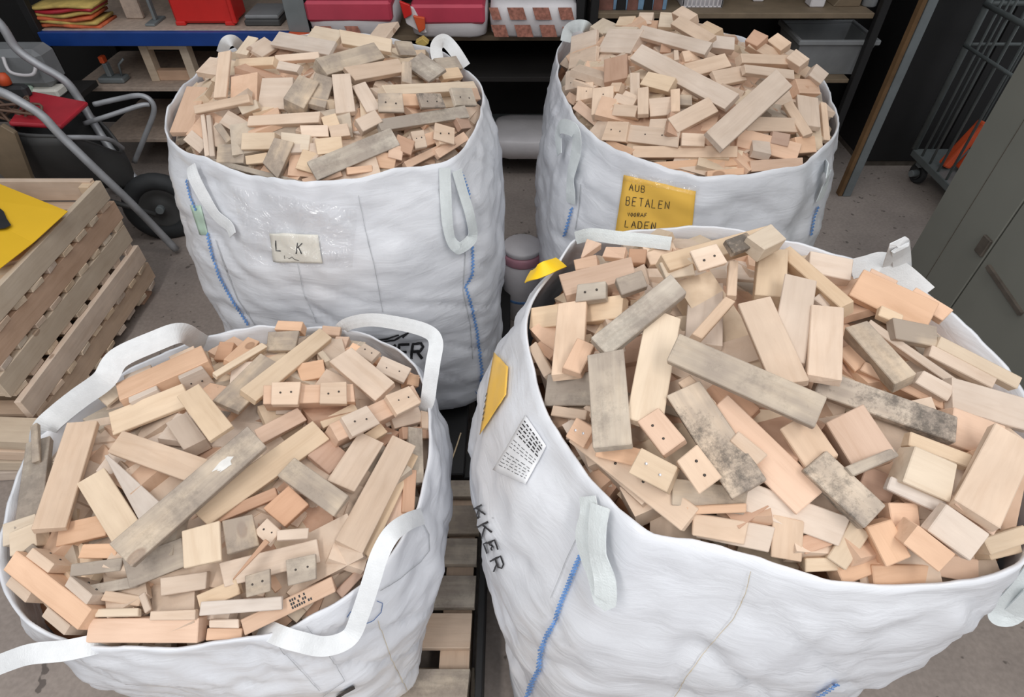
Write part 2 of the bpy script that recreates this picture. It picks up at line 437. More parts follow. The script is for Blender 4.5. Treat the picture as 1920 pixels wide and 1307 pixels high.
def strap_air(B, pz, width, mat, nrm=None, name='lifting_loop'):
    """pz: image point + height"""
    pts = [U(x, y, z) for x, y, z in pz]; nr = [nrm or (O-p).normalized() for p in pts]
    return ribbon(name, pts, nr, width, mat, B.root, B.off)
def stitches(B, px, w, name='blue_stitching', mat='blue_thread', step=5.0, slant=.5):
    pts = line_px(px, 2); mb = MB(); acc = 0
    for a, b in zip(pts, pts[1:]):
        acc += (b-a).length
        if acc >= step:
            acc = 0; t = (b-a).normalized(); s = Vector((-t.y, t.x))
            p0 = a-s*w/2-t*w*slant; p1 = a+s*w/2+t*w*slant
            stroke(mb, B, [p0, p1], step*.62, .006, B.off)
    stroke(mb, B, px, max(1.0, w*.16), .005, B.off)
    return link(name, tomesh(mb.v, mb.f), M[mat], B.root)
def seam(B, px, w, mat, name='seam_thread'):
    mb = MB(); stroke(mb, B, px, w, .004, B.off); return link(name, tomesh(mb.v, mb.f), M[mat], B.root)

BL = make_bag('back left', 'white bulk bag heaped with offcuts, paper note reading L K on its front',
  [(572, 347), (480, 328), (386, 300), (330, 276), (308, 235), (318, 197), (338, 171), (376, 133), (428, 90), (545, 66), (690, 66), (820, 92), (870, 128), (905, 165), (903, 200), (882, 255), (850, 293), (760, 318), (660, 337)],
  1.05, .145, (-.50, 1.75), .455, .05, .05, .13, 1.3)
BR = make_bag('back right', 'white bulk bag heaped with offcuts, yellow note reading AUB BETALEN on its front',
  [(1187, 296), (1127, 262), (1069, 198), (1051, 157), (1048, 120), (1050, 82), (1069, 58), (1118, 47), (1240, 42), (1350, 60), (1480, 108), (1545, 150), (1559, 187), (1559, 263), (1522, 292), (1508, 312), (1405, 324), (1332, 329), (1270, 321)],
  1.0, .0, (.56, 2.0), .44, .03, .05, .14, 5.1)
FR = make_bag('front right', 'white bulk bag with white printed label and blue stitching, nearest on the right',
  [(1080, 447), (1040, 500), (990, 580), (984, 612), (1000, 690), (1035, 795), (1070, 845), (1140, 932), (1214, 1000), (1300, 1012), (1400, 1040), (1500, 1075), (1560, 1095), (1690, 1098), (1830, 1093), (1920, 1060), (1965, 980), (1972, 840), (1900, 700), (1790, 600), (1700, 525), (1600, 492), (1480, 450), (1350, 420), (1200, 428)],
  1.05, .0, (.375, .76), .405, .08, .055, .09, 9.4, bdir=(math.pi*1.05, .052), pw=1.8)
FL = make_bag('front left', 'low white bulk bag with long white loops standing on slatted pallet',
  [(150, 1212), (260, 1217), (400, 1207), (520, 1187), (600, 1152), (640, 1127), (700, 1080), (745, 1030), (782, 970), (797, 900), (807, 800), (800, 735), (785, 692), (740, 652), (690, 627), (640, 615), (560, 612), (440, 622), (370, 637), (290, 672), (230, 702), (180, 745), (115, 790), (60, 830), (28, 900), (5, 980), (-8, 1060), (40, 1160), (95, 1195)],
  .70, .145, (-.545, .68), .31, .05, .03, .09, 14.2, bdir=(.15, .02))

# --- loops, seams, stitching of the back left bag   (crop origin 320,290 scale 2.514)
c7 = lambda x, y: (320+x/2.514, 290+y/2.514)
strap_on(BL, [(*c7(1285, 62), .008), (*c7(1290, 160), .01), (*c7(1292, 300), .014), (*c7(1296, 395), .02), (*c7(1318, 425), .026), (*c7(1352, 425), .028), (*c7(1400, 395), .024), (*c7(1392, 290), .018), (*c7(1360, 170), .014), (*c7(1338, 75), .01)], .032, M['strap_mint'])
strap_on(BL, [(*c7(130, 50), .02), (*c7(150, 120), .03), (*c7(185, 205), .02), (*c7(235, 285), .012), (*c7(290, 330), .012), (*c7(325, 372), .02)], .034, M['strap'])
strap_air(BL, [(822, 118, 1.06), (818, 88, 1.10), (832, 76, 1.12), (850, 92, 1.11), (872, 126, 1.06)], .04, M['strap'])
strap_air(BL, [(416, 100, 1.05), (424, 80, 1.09), (438, 76, 1.09), (452, 88, 1.05)], .035, M['strap'])
stitches(BL, [c7(1360, 80), c7(1398, 180), c7(1408, 330), c7(1420, 470), c7(1418, 560), c7(1385, 620), c7(1412, 700), c7(1440, 830), c7(1462, 1010), c7(1455, 1150)], 5)
stitches(BL, [c7(82, 115), c7(100, 200), c7(128, 260)], 4)
stitches(BL, [c7(178, 365), c7(205, 480), c7(235, 570), c7(300, 690), c7(372, 800)], 5)
seam(BL, [c7(215, 400), c7(265, 540), c7(320, 680), c7(400, 800)], 1.2, 'grey_thread')
seam(BL, [c7(885, 190), c7(920, 370), c7(960, 520), c7(1000, 740)], .9, 'grey_thread')
seam(BL, [c7(600, 510), c7(630, 650), c7(690, 790)], .8, 'grey_thread')
seam(BL, [c7(1388, 430), c7(1375, 640), c7(1410, 800), c7(1420, 960)], 1.2, 'grey_thread')
g = patch(BL, 'green_print', [(358, 385), (378, 385), (392, 440), (376, 440)], M['green'], BL.root, 4, .003)
# printed lettering
mb = MB()
write(mb, BL, 'KER', (720, 675), (38, -2), (3, -29), 5.2, .004, BL.off, adv=.67)
for s in ([(700, 637), (725, 634), (748, 627)], [(712, 640), (740, 636), (762, 624)], [(755, 632), (772, 616), (786, 601)]): stroke(mb, BL, s, 3.2, .004, BL.off)
link('printed_lettering', tomesh(mb.v, mb.f), M['ink'], BL.root)

# --- back right bag  (crop origin 1000,0 scale 3.31)
c3 = lambda x, y: (1000+x/3.31, y/3.31)
strap_on(BR, [(*c3(200, 960), .02), (*c3(215, 850), .035), (*c3(250, 800), .045), (*c3(310, 790), .05), (*c3(345, 830), .045), (*c3(300, 960), .03), (*c3(275, 1080), .025), (*c3(262, 1200), .02), (*c3(250, 1260), .012)], .042, M['strap_mint'])
strap_on(BR, [(*c3(1745, 950), .02), (*c3(1775, 1040), .02), (*c3(1772, 1130), .02), (*c3(1755, 1230), .012)], .035, M['strap_mint'])
strap_air(BR, [(1060, 78, 1.0), (1066, 56, 1.04), (1082, 48, 1.06), (1098, 50, 1.06), (1108, 62, 1.01)], .04, M['strap_mint'])
stitches(BR, [(1075, 388), (1068, 415), (1060, 442)], 5)
stitches(BR, [(1532, 385), (1524, 405), (1518, 440)], 4)
seam(BR, [(1090, 345), (1087, 390), (1080, 430)], 1.2, 'grey_thread')
# --- front right bag  (crop origin 880,700 scale 2.154)
c8 = lambda x, y: (880+x/2.154, 700+y/2.154)
strap_on(FR, [(*c8(500, 490), .012), (*c8(510, 570), .016), (*c8(500, 650), .02), (*c8(520, 730), .02), (*c8(545, 800), .02), (*c8(562, 875), .026), (*c8(575, 800), .03), (*c8(572, 700), .028), (*c8(562, 600), .024), (*c8(560, 520), .018)], .032, M['strap_mint'], k=8)
strap_air(FR, [(1080, 446, 1.06), (1110, 440, 1.085), (1160, 446, 1.10), (1210, 451, 1.10), (1258, 457, 1.10)], .027, M['strap_mint'])
strap_air(FR, [(1596, 505, 1.06), (1625, 498, 1.075), (1655, 492, 1.085), (1690, 512, 1.07), (1735, 552, 1.05)], .04, M['strap'])
strap_air(FR, [(1668, 505, 1.06), (1674, 488, 1.10), (1684, 462, 1.155), (1688, 462, 1.155), (1690, 480, 1.11), (1692, 512, 1.06)], .034, M['strap'], (-.1, -1, .25))
strap_air(FR, [(1965, 1040, 1.02), (1925, 1095, .95), (1884, 1140, .88), (1876, 1156, .86), (1900, 1152, .87), (1945, 1110, .95)], .032, M['strap_mint'], (-.3, -.8, .5))
stitches(FR, [c8(482, 672), c8(450, 750), c8(415, 840), c8(380, 920), c8(352, 1000), c8(318, 1060), c8(298, 1110), c8(290, 1190), c8(262, 1240), c8(238, 1307)], 9, step=5.5)
stitches(FR, [(1568, 1275), (1545, 1290), (1525, 1306)], 7)
seam(FR, [(1408, 1068), (1398, 1110), (1374, 1160), (1350, 1186), (1318, 1222), (1290, 1262), (1262, 1306)], 1.6, 'tan_thread')
seam(FR, [(1083, 1010), (1060, 1060), (1035, 1120)], 1.2, 'grey_thread')
mb = MB()
write(mb, FR, 'KKER', (887, 956), (13.5, 37), (20, -9), 3.2, .004, FR.off, adv=.86)
link('printed_lettering', tomesh(mb.v, mb.f), M['ink'], FR.root)
lab = patch(FR, 'printed_label', [(989, 779), (1028, 835), (989, 909), (929, 881)], M['white_label'], FR.root, 10, .005)
lab['label'] = 'white care label with small black print'
rl = random.Random(3); mb = MB()
for j in range(15):
    b = .07+.058*j
    if j in (5, 9): continue
    x = .08
    while x < .9:
        L_ = rl.uniform(.04, .14); q = [Vector(p) for p in [(989, 779), (1028, 835), (989, 909), (929, 881)]]
        def bl(a, bb): return (q[0]*(1-a)+q[1]*a)*(1-bb)+(q[3]*(1-a)+q[2]*a)*bb
        stroke(mb, FR, [bl(x, b), bl(min(.93, x+L_), b)], 1.0 if j > 4 else 2.0, .0062, FR.off); x += L_+.05
link('label_print', tomesh(mb.v, mb.f), M['ink'], lab)
t_ = ribbon('yellow_tag', [U(1052, 492, 1.06), U(1030, 500, 1.08), U(1008, 510, 1.07), U(990, 519, 1.04)], [(0, -.5, 1)]*4, .03, M['yellow_tag'], FR.root, FR.off)
# --- front left bag  (crop origin 400,900 scale 3.21)
c1 = lambda x, y: (400+x/3.21, 900+y/3.21)
strap_air(FL, [(78, 835, .65), (84, 803, .71), (112, 775, .73), (150, 745, .76), (195, 712, .80), (222, 672, .82), (290, 640, .83), (338, 624, .82), (366, 636, .74), (392, 652, .65)], .048, M['strap'])
strap_air(FL, [(632, 640, .65), (644, 612, .71), (690, 600, .76), (745, 606, .79), (798, 620, .81), (817, 640, .81), (812, 680, .79), (806, 720, .75), (800, 755, .71), (782, 785, .65)], .034, M['strap'])
strap_air(FL, [(792, 968, .70), (765, 978, .76), (735, 1000, .79), (712, 1040, .78), (696, 1090, .75), (676, 1150, .70), (655, 1195, .66), (610, 1212, .67), (560, 1203, .70), (525, 1192, .705), (490, 1176, .665)], .033, M['strap'])
strap_air(FL, [(215, 1200, .665), (170, 1210, .70), (120, 1220, .705), (60, 1226, .70), (20, 1238, .68), (-40, 1262, .64)], .034, M['strap'])
seam(FL, [c1(370, 965), c1(450, 1060), c1(540, 1150), c1(640, 1260)], 1.2, 'grey_thread')
seam(FL, [c1(560, 870), c1(640, 980), c1(720, 1080), c1(790, 1200), c1(660, 1290)], 1.2, 'grey_thread')
seam(FL, [c1(1240, 240), c1(1290, 330), c1(1295, 420), c1(1240, 490), c1(1120, 590), c1(1000, 660)], 1.4, 'grey_thread')
seam(FL, [c1(985, 840), c1(1020, 940), c1(1070, 1080), c1(1180, 1307)], 1.4, 'tan_thread')
seam(FL, [c1(800, 820), c1(820, 790), c1(848, 770)], 1.6, 'pen', 'pen_scribble')
seam(FL, [c1(980, 722), c1(1015, 735), c1(1005, 790), c1(960, 840), c1(905, 862), c1(880, 910)], 1.4, 'pen', 'pen_scribble')
seam(FL, [c1(742, 1300), c1(790, 1268), c1(848, 1236)], 6, 'ink', 'printed_mark')

# --- paper notes taped to the bags
def note(B, name, label, quad, mat, lines):
    o = patch(B, name, quad, mat, None, 12, .006, True, .0008); tag(o, label, 'note')
    mb = MB()
    for text, p, ex, ey, w in lines:
        if text == '~':
            stroke(mb, B, p, w, .008, Vector())
        else: write(mb, B, text, p, ex, ey, w, .008, Vector(), .92)
    c = link('handwriting', tomesh(mb.v, mb.f), M['ink'], o); return o
note(BL, 'paper_note', 'cream paper note reading L K in plastic pocket', [(508, 436), (597, 439), (606, 492), (515, 490)], M['cream'],
  [('L', (521, 468), (17, 1), (-1, -20), 1.8), ('K', (558, 473), (18, 1), (2, -20), 1.8), ('~', [(536, 476), (536, 483), (541, 480), (545, 483), (550, 479), (555, 484), (563, 486)], 0, 0, 1.0)])
note(BR, 'paper_note', 'amber paper note with handwritten AUB BETALEN taped on back bag', [(1172, 327), (1305, 358), (1294, 465), (1154, 440)], M['amber'],
  [('AUB', (1182, 356), (12, 1.5), (1.5, -12), 1.3), ('BETALEN', (1175, 383), (13.2, 1.2), (2, -15), 1.3), ('VOORAF', (1179, 404), (6.6, .2), (1, -7), 1.2), ('LADEN', (1174, 424), (13, 1), (1.5, -12), 1.3)])
o = patch(FR, 'paper_note', [(931, 662), (957, 690), (954, 742), (905, 816)], M['amber'], None, 10, .006, True, .0008)
tag(o, 'amber paper note on the side of the front right bag', 'note')
mb = MB()
for k in range(5): stroke(mb, FR, [(911+k*1.5, 790-k*11), (914+k*1.5, 783-k*11)], 1.2, .008, Vector())
link('handwriting', tomesh(mb.v, mb.f), M['ink'], o)
o = patch(BL, 'plastic_pocket', [(440, 348), (668, 392), (662, 500), (470, 498)], M['film'], None, 16, .011, True, .0005)
tag(o, 'clear glossy plastic pocket over the L K note', 'plastic pocket')
o = patch(BR, 'clear_tape', [(1168, 318), (1312, 348), (1310, 366), (1164, 336)], M['film'], None, 8, .009, True, .0004)
tag(o, 'clear tape strip along the top of the AUB BETALEN note', 'tape')
# ------------------------------------------------------------------ wood offcuts
# frames of the measurements: (origin x, origin y, scale)
FR_ = {'P': (0, 0, 1), 'A': (300, 20, 3.96), 'B': (600, 20, 3.96), 'C': (1000, 0, 3.31), 'D': (0, 590, 3.96), 'E': (0, 900, 3.2), 'F': (400, 590, 3.84),
       'G': (400, 900, 3.21), 'H': (900, 400, 3.268), 'I': (1350, 400, 2.905), 'J': (880, 700, 2.154), 'K': (1300, 750, 2.347)}
# per line: frame x1 y1 x2 y2 width kind tone lift(cm) [flags n=nails N=bright nails c=pointed k=skewed ends] [| label]
DATA = {}
DATA['back left'] = '''
A 150 900 270 560 150 t s 0 | reddish plank leaning on the left rim of back left bag
A 480 300 440 640 90 b p 2 k
A 250 735 660 650 60 t p 3
A 315 770 350 1080 28 t p 1
A 358 770 385 1080 26 t p 1
A 420 1060 620 1060 150 b g 0 | square grey-brown board at the near left rim of back left bag
A 600 970 850 965 125 k y 1.5
A 630 1110 790 1090 70 t y 0
A 820 1190 920 960 150 k g 3 k | grey pointed block standing near the front rim of back left bag
A 350 1105 1050 1285 38 t g 0
A 735 615 985 610 235 t p 0 | broad square pale board in the middle of back left heap
A 995 690 1110 500 165 k g 3 | grey tilted cube-like block in the middle of back left heap
A 1150 700 1225 480 150 t g 1
A 650 815 1185 790 80 k p 2 | long thick pale bar lying level across back left heap
A 550 385 840 370 62 t y 2
A 580 470 590 590 120 k o -1
A 590 740 720 690 72 k y 1
A 470 780 650 890 120 b p -.5
A 420 840 510 965 50 t g 1
A 200 920 320 1020 100 t p -.5
A 850 200 1280 280 110 b w 2 | broad whitish board on the far crest of back left heap
A 600 320 690 190 80 t y 2
A 700 310 830 230 120 b p 1
A 850 355 1180 330 50 t p 1.5
A 870 400 1030 425 60 t w 2
A 1045 895 1250 890 85 k p 0
A 900 965 1110 985 120 t y 1
A 960 1025 1340 1010 70 t p .5
A 1030 1100 1200 1150 150 k y 0
B -60 1190 560 935 150 t g 3 | long grey striped plank slanting at the front of back left heap
A 1060 1280 1340 1200 60 t s 0
B 10 410 440 290 135 k g 4 | thick grey beam lying on top of back left heap
B -70 150 150 190 95 t y 2
B 150 190 530 260 100 t y 2.5 k
B 220 470 610 400 110 t p 2 k
B 640 375 645 530 80 t d 0
B 690 350 870 480 150 b g 1.5
B 580 270 700 280 100 b g .5
B 880 400 1040 380 100 t g 1
B 900 470 1050 455 80 t y .5
B 480 590 1160 555 75 k y 2.5 | long yellowish beam by the right rim of back left heap
B 430 680 620 680 140 b d 3.5 n
B 740 662 915 662 110 b d 3.5 n
B 990 635 1150 640 130 b g 3.5 n
B 610 660 740 660 85 k s 2
B 1150 615 1210 615 85 k s 2
B 440 850 1095 745 92 t g 2.5 | long slim grey plank below yellowish beam in back left heap
B 290 850 440 775 110 k p 3.5 | small pale diamond-shaped block on grey plank of back left heap
B 155 470 190 750 140 t p .5
B 285 540 400 740 110 t p -.5
B 20 830 130 800 90 t y 1
B 70 900 215 880 90 k p .5
B -30 1010 165 990 115 k y 1.5
B 545 1040 960 900 95 k s 1
B 690 965 785 945 130 b p 2.8 n | pale nailed board end near the right rim of back left bag
B 850 890 1000 930 120 b p 2.5 n
B 885 965 985 950 60 t p 1
B 560 970 690 1020 110 b o 1.8
B 510 1040 610 1060 100 k s 1
B 640 1150 1000 965 60 t s .5
B 870 1060 1090 925 70 t s 0
B 400 1100 560 1120 120 t s 0
B 200 1190 390 1168 50 k s 1
B 1030 840 1115 830 90 t o 0
'''
DATA['back right'] = '''
C 635 315 1235 630 118 t p 5 | long pale plank slanting down across the back right heap
C 1125 870 1560 480 150 t p 6 | wide cracked pale plank crossing over another in back right heap
C 615 940 1270 940 72 k p 1 | long level pale beam along the front rim of back right bag
C 700 1035 1270 1000 55 t s 0
C 440 810 580 820 125 k p 2 n | squarish pale block with two nail holes, front of back right heap
C 490 680 640 690 70 k p 1
C 590 825 905 860 110 k p 1 n
C 920 865 1070 870 80 k p 1
C 680 540 680 705 70 t p 2
C 720 665 865 655 115 k p .5
C 880 550 885 690 58 t p 2
C 685 480 860 525 90 k y 2.5 | yellow block perched on three posts in back right heap
C 630 450 630 610 60 t p .5
C 510 350 510 495 150 k o 0 | brown knotty square block at the left of back right heap
C 325 465 315 615 100 k p 1 n
C 435 540 425 695 130 k p 1.5 n
C 500 600 625 640 60 t p 1
C 240 430 235 550 80 k p .5 n
C 480 540 535 540 60 k p 1
C 550 590 635 625 70 k p 1
C 240 650 420 800 70 t s -.5
C 205 590 260 625 60 t s -.5
C 430 250 640 255 150 k p 1 | big pale square block at upper left of back right heap
C 440 185 635 190 50 t y 2
C 230 290 390 240 120 t p -.5
C 220 380 390 330 90 t p -.5
C 655 185 1085 300 80 t p 3
C 395 190 480 130 90 t y .5
C 520 130 620 130 60 k y 1.5
C 650 110 740 110 75 k p 2
C 780 120 910 125 90 k y 2
C 890 55 990 110 70 k p 5 | small pale block standing highest on back right heap
C 880 120 1100 245 80 t p 3.5
C 1045 150 1140 195 70 k y 2
C 1115 255 1250 270 80 k w 1.5
C 790 290 860 290 70 t o 0
C 885 310 890 370 30 t p 1
C 930 350 1035 340 70 t p 0
C 955 435 1210 370 90 t p 1.5
C 1130 485 1310 450 95 t p .5
C 1295 360 1600 372 60 k p 3
C 1350 255 1790 500 70 k p 3 | long slanting beam with block stubs on right of back right heap
C 1345 215 1425 255 90 k o 4.5
C 1485 225 1570 285 80 k p 5.5
C 1600 330 1685 390 80 k p 5.5
C 1735 430 1812 490 80 k p 5.5
C 1315 425 1622 462 55 t p 2.5
C 1640 535 1775 535 90 k s 1
C 1475 605 1600 590 110 t p 0
C 1580 635 1705 835 62 t p 3 | pale stick slanting down at right rim of back right bag
C 1705 595 1720 780 130 t p .5
C 1320 765 1640 775 95 t p 1.5
C 1270 850 1650 950 120 t s 0 | broad reddish board sunk at front right of back right heap
C 1480 850 1590 870 80 t o .5
C 1635 900 1755 890 100 k s 0
C 865 780 1120 645 110 t p 2.5 | pale plank with split end in middle of back right heap
C 900 620 985 620 70 t g 0
C 720 770 845 772 70 k p .5
C 1350 1030 1675 1010 70 t s .5
C 1080 1080 1310 1062 40 t s .5
C 450 880 615 945 50 t s 0
C 930 555 1040 595 60 t p 0
C 1812 640 1835 870 40 t p .5
'''
DATA['front left'] = '''
P 155 790 90 990 58 t p 4 | pink-tinged board leaning steeply at left of front left heap
P 62 825 42 985 46 t g 1 | grey-green board leaning on the left rim of front left bag
P 63 795 66 865 15 t g 2
D 870 570 1520 280 130 n s 4 f | reddish nailed beam at the far left of front left heap
D 690 480 850 630 150 b y 1
D 820 810 1390 590 170 b y 1 | broad yellowish board below nailed beam in front left heap
D 1390 560 1640 880 195 b y 5 | square yellowish board lying askew on front left heap
D 1310 760 1450 960 180 k p .5
D 850 940 1480 1160 195 t p 3 | wide smooth pale board left of centre in front left heap
P 198 852 285 962 50 b w 1.5 c | whitish board tapering to a point in front left heap
P 168 892 240 1004 62 t y 2
P 482 818 225 1042 56 t g 8 W | longest grey plank slanting across the middle of front left heap
P 602 805 372 968 48 t y 2.5 | yellowish board lying parallel beside longest grey plank of front left heap
F 90 660 420 320 190 b g 2 | wide grey board at the upper middle of front left heap
F 250 580 810 130 125 t y 3 | long yellowish plank rising to the far rim of front left heap
F 10 430 370 215 45 t y 2
F 20 260 130 260 130 k o 0
F 120 340 290 175 95 t s 1
F 450 75 635 80 65 k s 4 | small reddish block on the far crest of front left heap
F 390 190 605 185 140 b g 1.5
F 780 110 915 120 60 t s 1
F 870 195 965 200 90 k s 0
F 915 285 1235 555 185 t p 4 | pale board pointing at right rim of front left bag
F 1000 215 1480 465 60 k s 1
F 1050 235 1170 305 95 b p 2 n
F 1190 345 1400 440 120 b p 2.5 n
F 1400 460 1485 480 80 k s 1
F 360 575 1015 565 165 n s 5 | reddish beam with two nailed board ends, centre of front left heap
F 870 850 1470 565 165 n s 5 | slanting nailed beam by the right rim of front left heap
F 320 880 640 710 110 t s 1
F 780 790 1030 660 60 t y 2
F 760 1080 900 940 210 t o .5
P 697 820 640 910 52 t p 3
P 758 825 655 1025 52 t p 3 | long pink-tinged board by the right rim of front left heap
P 776 850 684 1040 20 t y 1.5
P 756 895 735 985 45 t s 0
P 535 875 640 948 46 t g 4.5 | short grey warped board at centre right of front left heap
F 1380 850 1570 845 90 t o 0
F 1290 770 1500 715 110 t p 0
F 1535 690 1545 810 50 t p 1
F 1110 890 1235 810 80 k y 1.5
F 610 420 800 380 130 t s 0
P 787 800 791 905 28 t g 1
P 770 880 765 960 24 t o 1
F 770 265 825 335 50 k y 1
E 340 330 640 265 130 t s .5
E 480 425 695 425 90 t s 1
E 420 545 725 505 80 b g 2
E 50 390 205 325 130 k y 2
E 170 400 275 520 70 t g 1.5
E 60 480 500 840 150 n s 4 f | reddish nailed beam overhanging the left rim of front left bag
E 520 905 1190 905 150 k s 1.5 | thick reddish beam along the near rim of front left bag
E 570 800 830 795 50 t y 2
E 900 812 1170 808 55 t p 2
E 760 560 1100 430 175 t g 2 | grey board with reddish end, front of front left heap
E 1205 270 1220 505 230 b y 5 | square speckled yellowish board in front left heap
E 1425 225 1460 420 195 b g 3 | square pale grey board beside speckled one in front left heap
E 1640 230 1790 90 165 k o 2
E 1560 270 1650 350 115 b p 3 n
E 1660 330 1850 320 62 t p 4
E 1395 600 1605 360 36 t o 6 c | thin pointed brown splinter lying on front left heap
E 1330 570 1910 420 140 k p 2
E 1470 640 1620 600 125 b g 4 n
E 1720 560 1900 520 150 b g 4 n
G 180 910 730 640 95 k s 2 s | stamped reddish beam at the near right rim of front left bag
E 1200 775 1690 740 80 b w 2.5 | whitish thin board just behind stamped beam in front left heap
E 1190 740 1430 640 95 t y 1.5
E 960 640 1240 600 110 t p 1
E 430 680 810 610 60 t g .5
E 620 690 840 725 60 t p .5
E 1250 862 1430 862 50 t w 1
E 1240 925 1455 925 70 k s 0
E 850 690 885 785 50 t p 1
E 1230 250 1660 75 65 t o 1
G 760 690 930 510 60 t o 0
P 5 1005 65 985 40 t y 1
'''
DATA['front right'] = '''
H 500 435 940 325 130 k s 3 f | reddish beam with clean end, upper left of front right heap
H 590 490 770 465 110 t g 4 n
H 850 450 1010 395 110 t g 4
H 580 315 715 290 72 k s 1
H 620 265 700 165 90 t s 1.5 c
H 760 235 885 245 70 t s 1
H 1010 230 1200 210 170 t p -.5
H 930 260 1000 260 90 t o 0
P 1248 492 1458 432 32 k y 7 | long beam with board ends jutting up behind front right heap
P 1303 488 1354 474 40 b p 8.5 n
P 1368 462 1412 447 30 b d 8.5
P 1418 455 1460 432 40 k y 9
H 1120 355 1310 320 110 b y 5.5
H 560 535 530 980 180 t p 3 | upright pale board with clean edges, left of front right heap
H 560 960 650 780 120 t s 5
H 290 640 850 560 130 k y 1
H 730 815 1220 425 150 t g 7 | broken grey plank with knotted end, upper left of front right heap
P 1135 660 1147 836 70 t g 7 | grey worn board standing upright in front of front right heap
P 1245 585 1207 792 66 t y 4.5 k | yellowish board with torn stained end in front right heap
H 360 1085 660 1075 200 k g 2 | squat grooved greyish block at left rim of front right bag
H 320 800 415 985 60 t p .5
H 350 800 440 870 60 t o -.5
P 1262 650 1540 772 62 t g 8 | long grey plank in the centre of front right heap
H 1390 420 1370 800 220 b p 0
H 1330 750 1535 515 70 t p 4
H 1552 290 1540 500 60 t p 4
I 290 195 275 450 160 k y 3
I 440 345 370 800 185 b p 4 | broad tapering pale board behind rounded one in front right heap
I 185 465 385 920 185 t p 6 | pale board with rounded upper end, middle of front right heap
I 585 500 570 890 185 t p 6 | pale rectangular board standing at centre right of front right heap
I 550 490 610 430 90 t p 3
I 350 195 690 495 75 k y 5 | slim square bar slanting down the far side of front right heap
I 490 260 720 310 120 k p 3.5 | fuzzy-ended block at the far rim of front right bag
I 745 370 1160 570 170 t s 4 | broad orange-tinted board at the far right rim of front right bag
I 820 315 965 385 42 t s 5
I 1040 430 1240 555 85 t s 4
I 950 625 1190 670 110 t g 3
I 870 530 995 580 60 t y 3.5
I 740 600 1010 900 130 k g 4 | thick grey plank with yellow edge, right side of front right heap
I 810 590 1295 930 50 t p 1.5
I 1150 745 1500 930 60 t p 1.5
I 1195 695 1640 925 72 t y 3 | long slim yellowish bar at the right rim of front right bag
I 1090 890 1265 985 85 t p 3
I 780 830 1245 1050 55 k s 1
I 540 910 1295 1180 140 t d 3 | long black-stained plank at right of front right heap
I 690 720 790 830 120 t s .5
I 1270 980 1700 1100 170 t p 3
K 1140 110 1370 200 160 k s 2
K 670 60 810 280 190 k s 5 | rounded reddish block with pale lip, front right heap
K 690 315 895 225 50 t g 6
K 440 90 575 280 150 b p 4
K 530 265 800 520 135 k d 5 | half-black beam end pointing down in front right heap
K 90 30 520 450 165 t s 2.5 | long smooth reddish board in middle of front right heap
P 1280 728 1405 918 72 t d 4.5 | speckled mouldy board in front of front right heap
J 720 165 825 300 108 t s 5 n | pinkish board end with two nail holes, front right heap
J 880 320 975 455 112 t p 6 n | pale board end with dark knot, front right heap
J 665 350 820 430 112 k y 5 N | yellow block with two shiny nails, front right heap
J 410 215 480 260 90 t s 3 N
J 520 300 690 345 70 t s 2
J 400 250 860 620 110 t p 4 n | long brownish plank poking over near left rim of front right bag
J 820 480 1120 520 110 t g 1
J 880 555 1120 545 20 t s 2
J 900 610 1120 650 95 t p 1
K 180 155 305 265 60 k p 5
K 210 410 670 580 130 t p 1.5
K 20 550 345 620 115 t p .5
K 420 520 405 700 140 t p 1
K 480 640 610 600 80 k o 0
K 490 725 650 725 60 k y 0
K 630 720 735 560 110 t y 1
K 640 770 845 690 110 k s 0
K 815 540 905 715 120 k s 3.5
K 870 515 1000 520 130 k s 2
K 950 280 1150 370 165 k y 6 | pale cube with board on top, right front of front right heap
K 860 365 1150 495 60 b w 4
K 950 170 1225 275 60 t y 3.5
K 1420 150 1250 500 230 t p 7 | largest pale board at the lower right of front right heap
K 1075 520 1265 650 150 t w 6 | whitish board end with round knot, near rim of front right bag
K 965 595 1120 720 105 k s 6
K 1160 440 1335 575 50 k s 6
K 790 775 1080 775 90 k s 0 | reddish log end with ring knot at the near rim of front right bag
K 1080 745 1290 785 100 k s 0
K 1340 690 1480 655 90 k y 0
K 1290 640 1470 590 80 t y 1
K 740 345 885 400 130 t o 0
K 1235 250 1365 205 62 t s 2
J 330 150 470 172 40 t p 1
J 865 20 975 135 58 k p 4
J 960 60 1110 200 170 t o 0
'''
NAIL = {}
def nail_mesh(mat):
    if mat not in NAIL:
        v, f = lathe([(.0001, .0012), (.0018, .001), (.0021, 0), (.0021, -.004)], 8); me = tomesh(v, f, True); me.materials.append(M[mat]); NAIL[mat] = me
    return NAIL[mat]
def plank(L, Wd, T, rnd, flags='', bevel=.0013):
    bm = bmesh.new(); sk = [rnd.uniform(-.10, .10) for _ in range(2)]
    if 'k' in flags: sk = [rnd.choice((-1, 1))*rnd.uniform(.25, .5), rnd.uniform(-.2, .2)]
    vs = []
    for sx, s in ((-1, sk[0]), (1, sk[1])):
        for sy, sz in ((-1, -1), (1, -1), (1, 1), (-1, 1)):
            y = sy*Wd/2; x = sx*L/2+s*y
            if 'c' in flags and sx < 0: y *= .12
            j = .0015
            vs.append(bm.verts.new((x+rnd.uniform(-j, j), y+rnd.uniform(-j, j), sz*T/2+rnd.uniform(-j, j))))
    for q in ((3, 2, 1, 0), (4, 5, 6, 7), (0, 1, 5, 4), (1, 2, 6, 5), (2, 3, 7, 6), (3, 0, 4, 7)): bm.faces.new([vs[i] for i in q])
    bmesh.ops.recalc_face_normals(bm, faces=bm.faces[:])
    bmesh.ops.bevel(bm, geom=bm.edges[:], offset=min(bevel, T*.2), segments=1, affect='EDGES')
    me = bpy.data.meshes.new('plank'); bm.to_mesh(me); bm.free(); return me
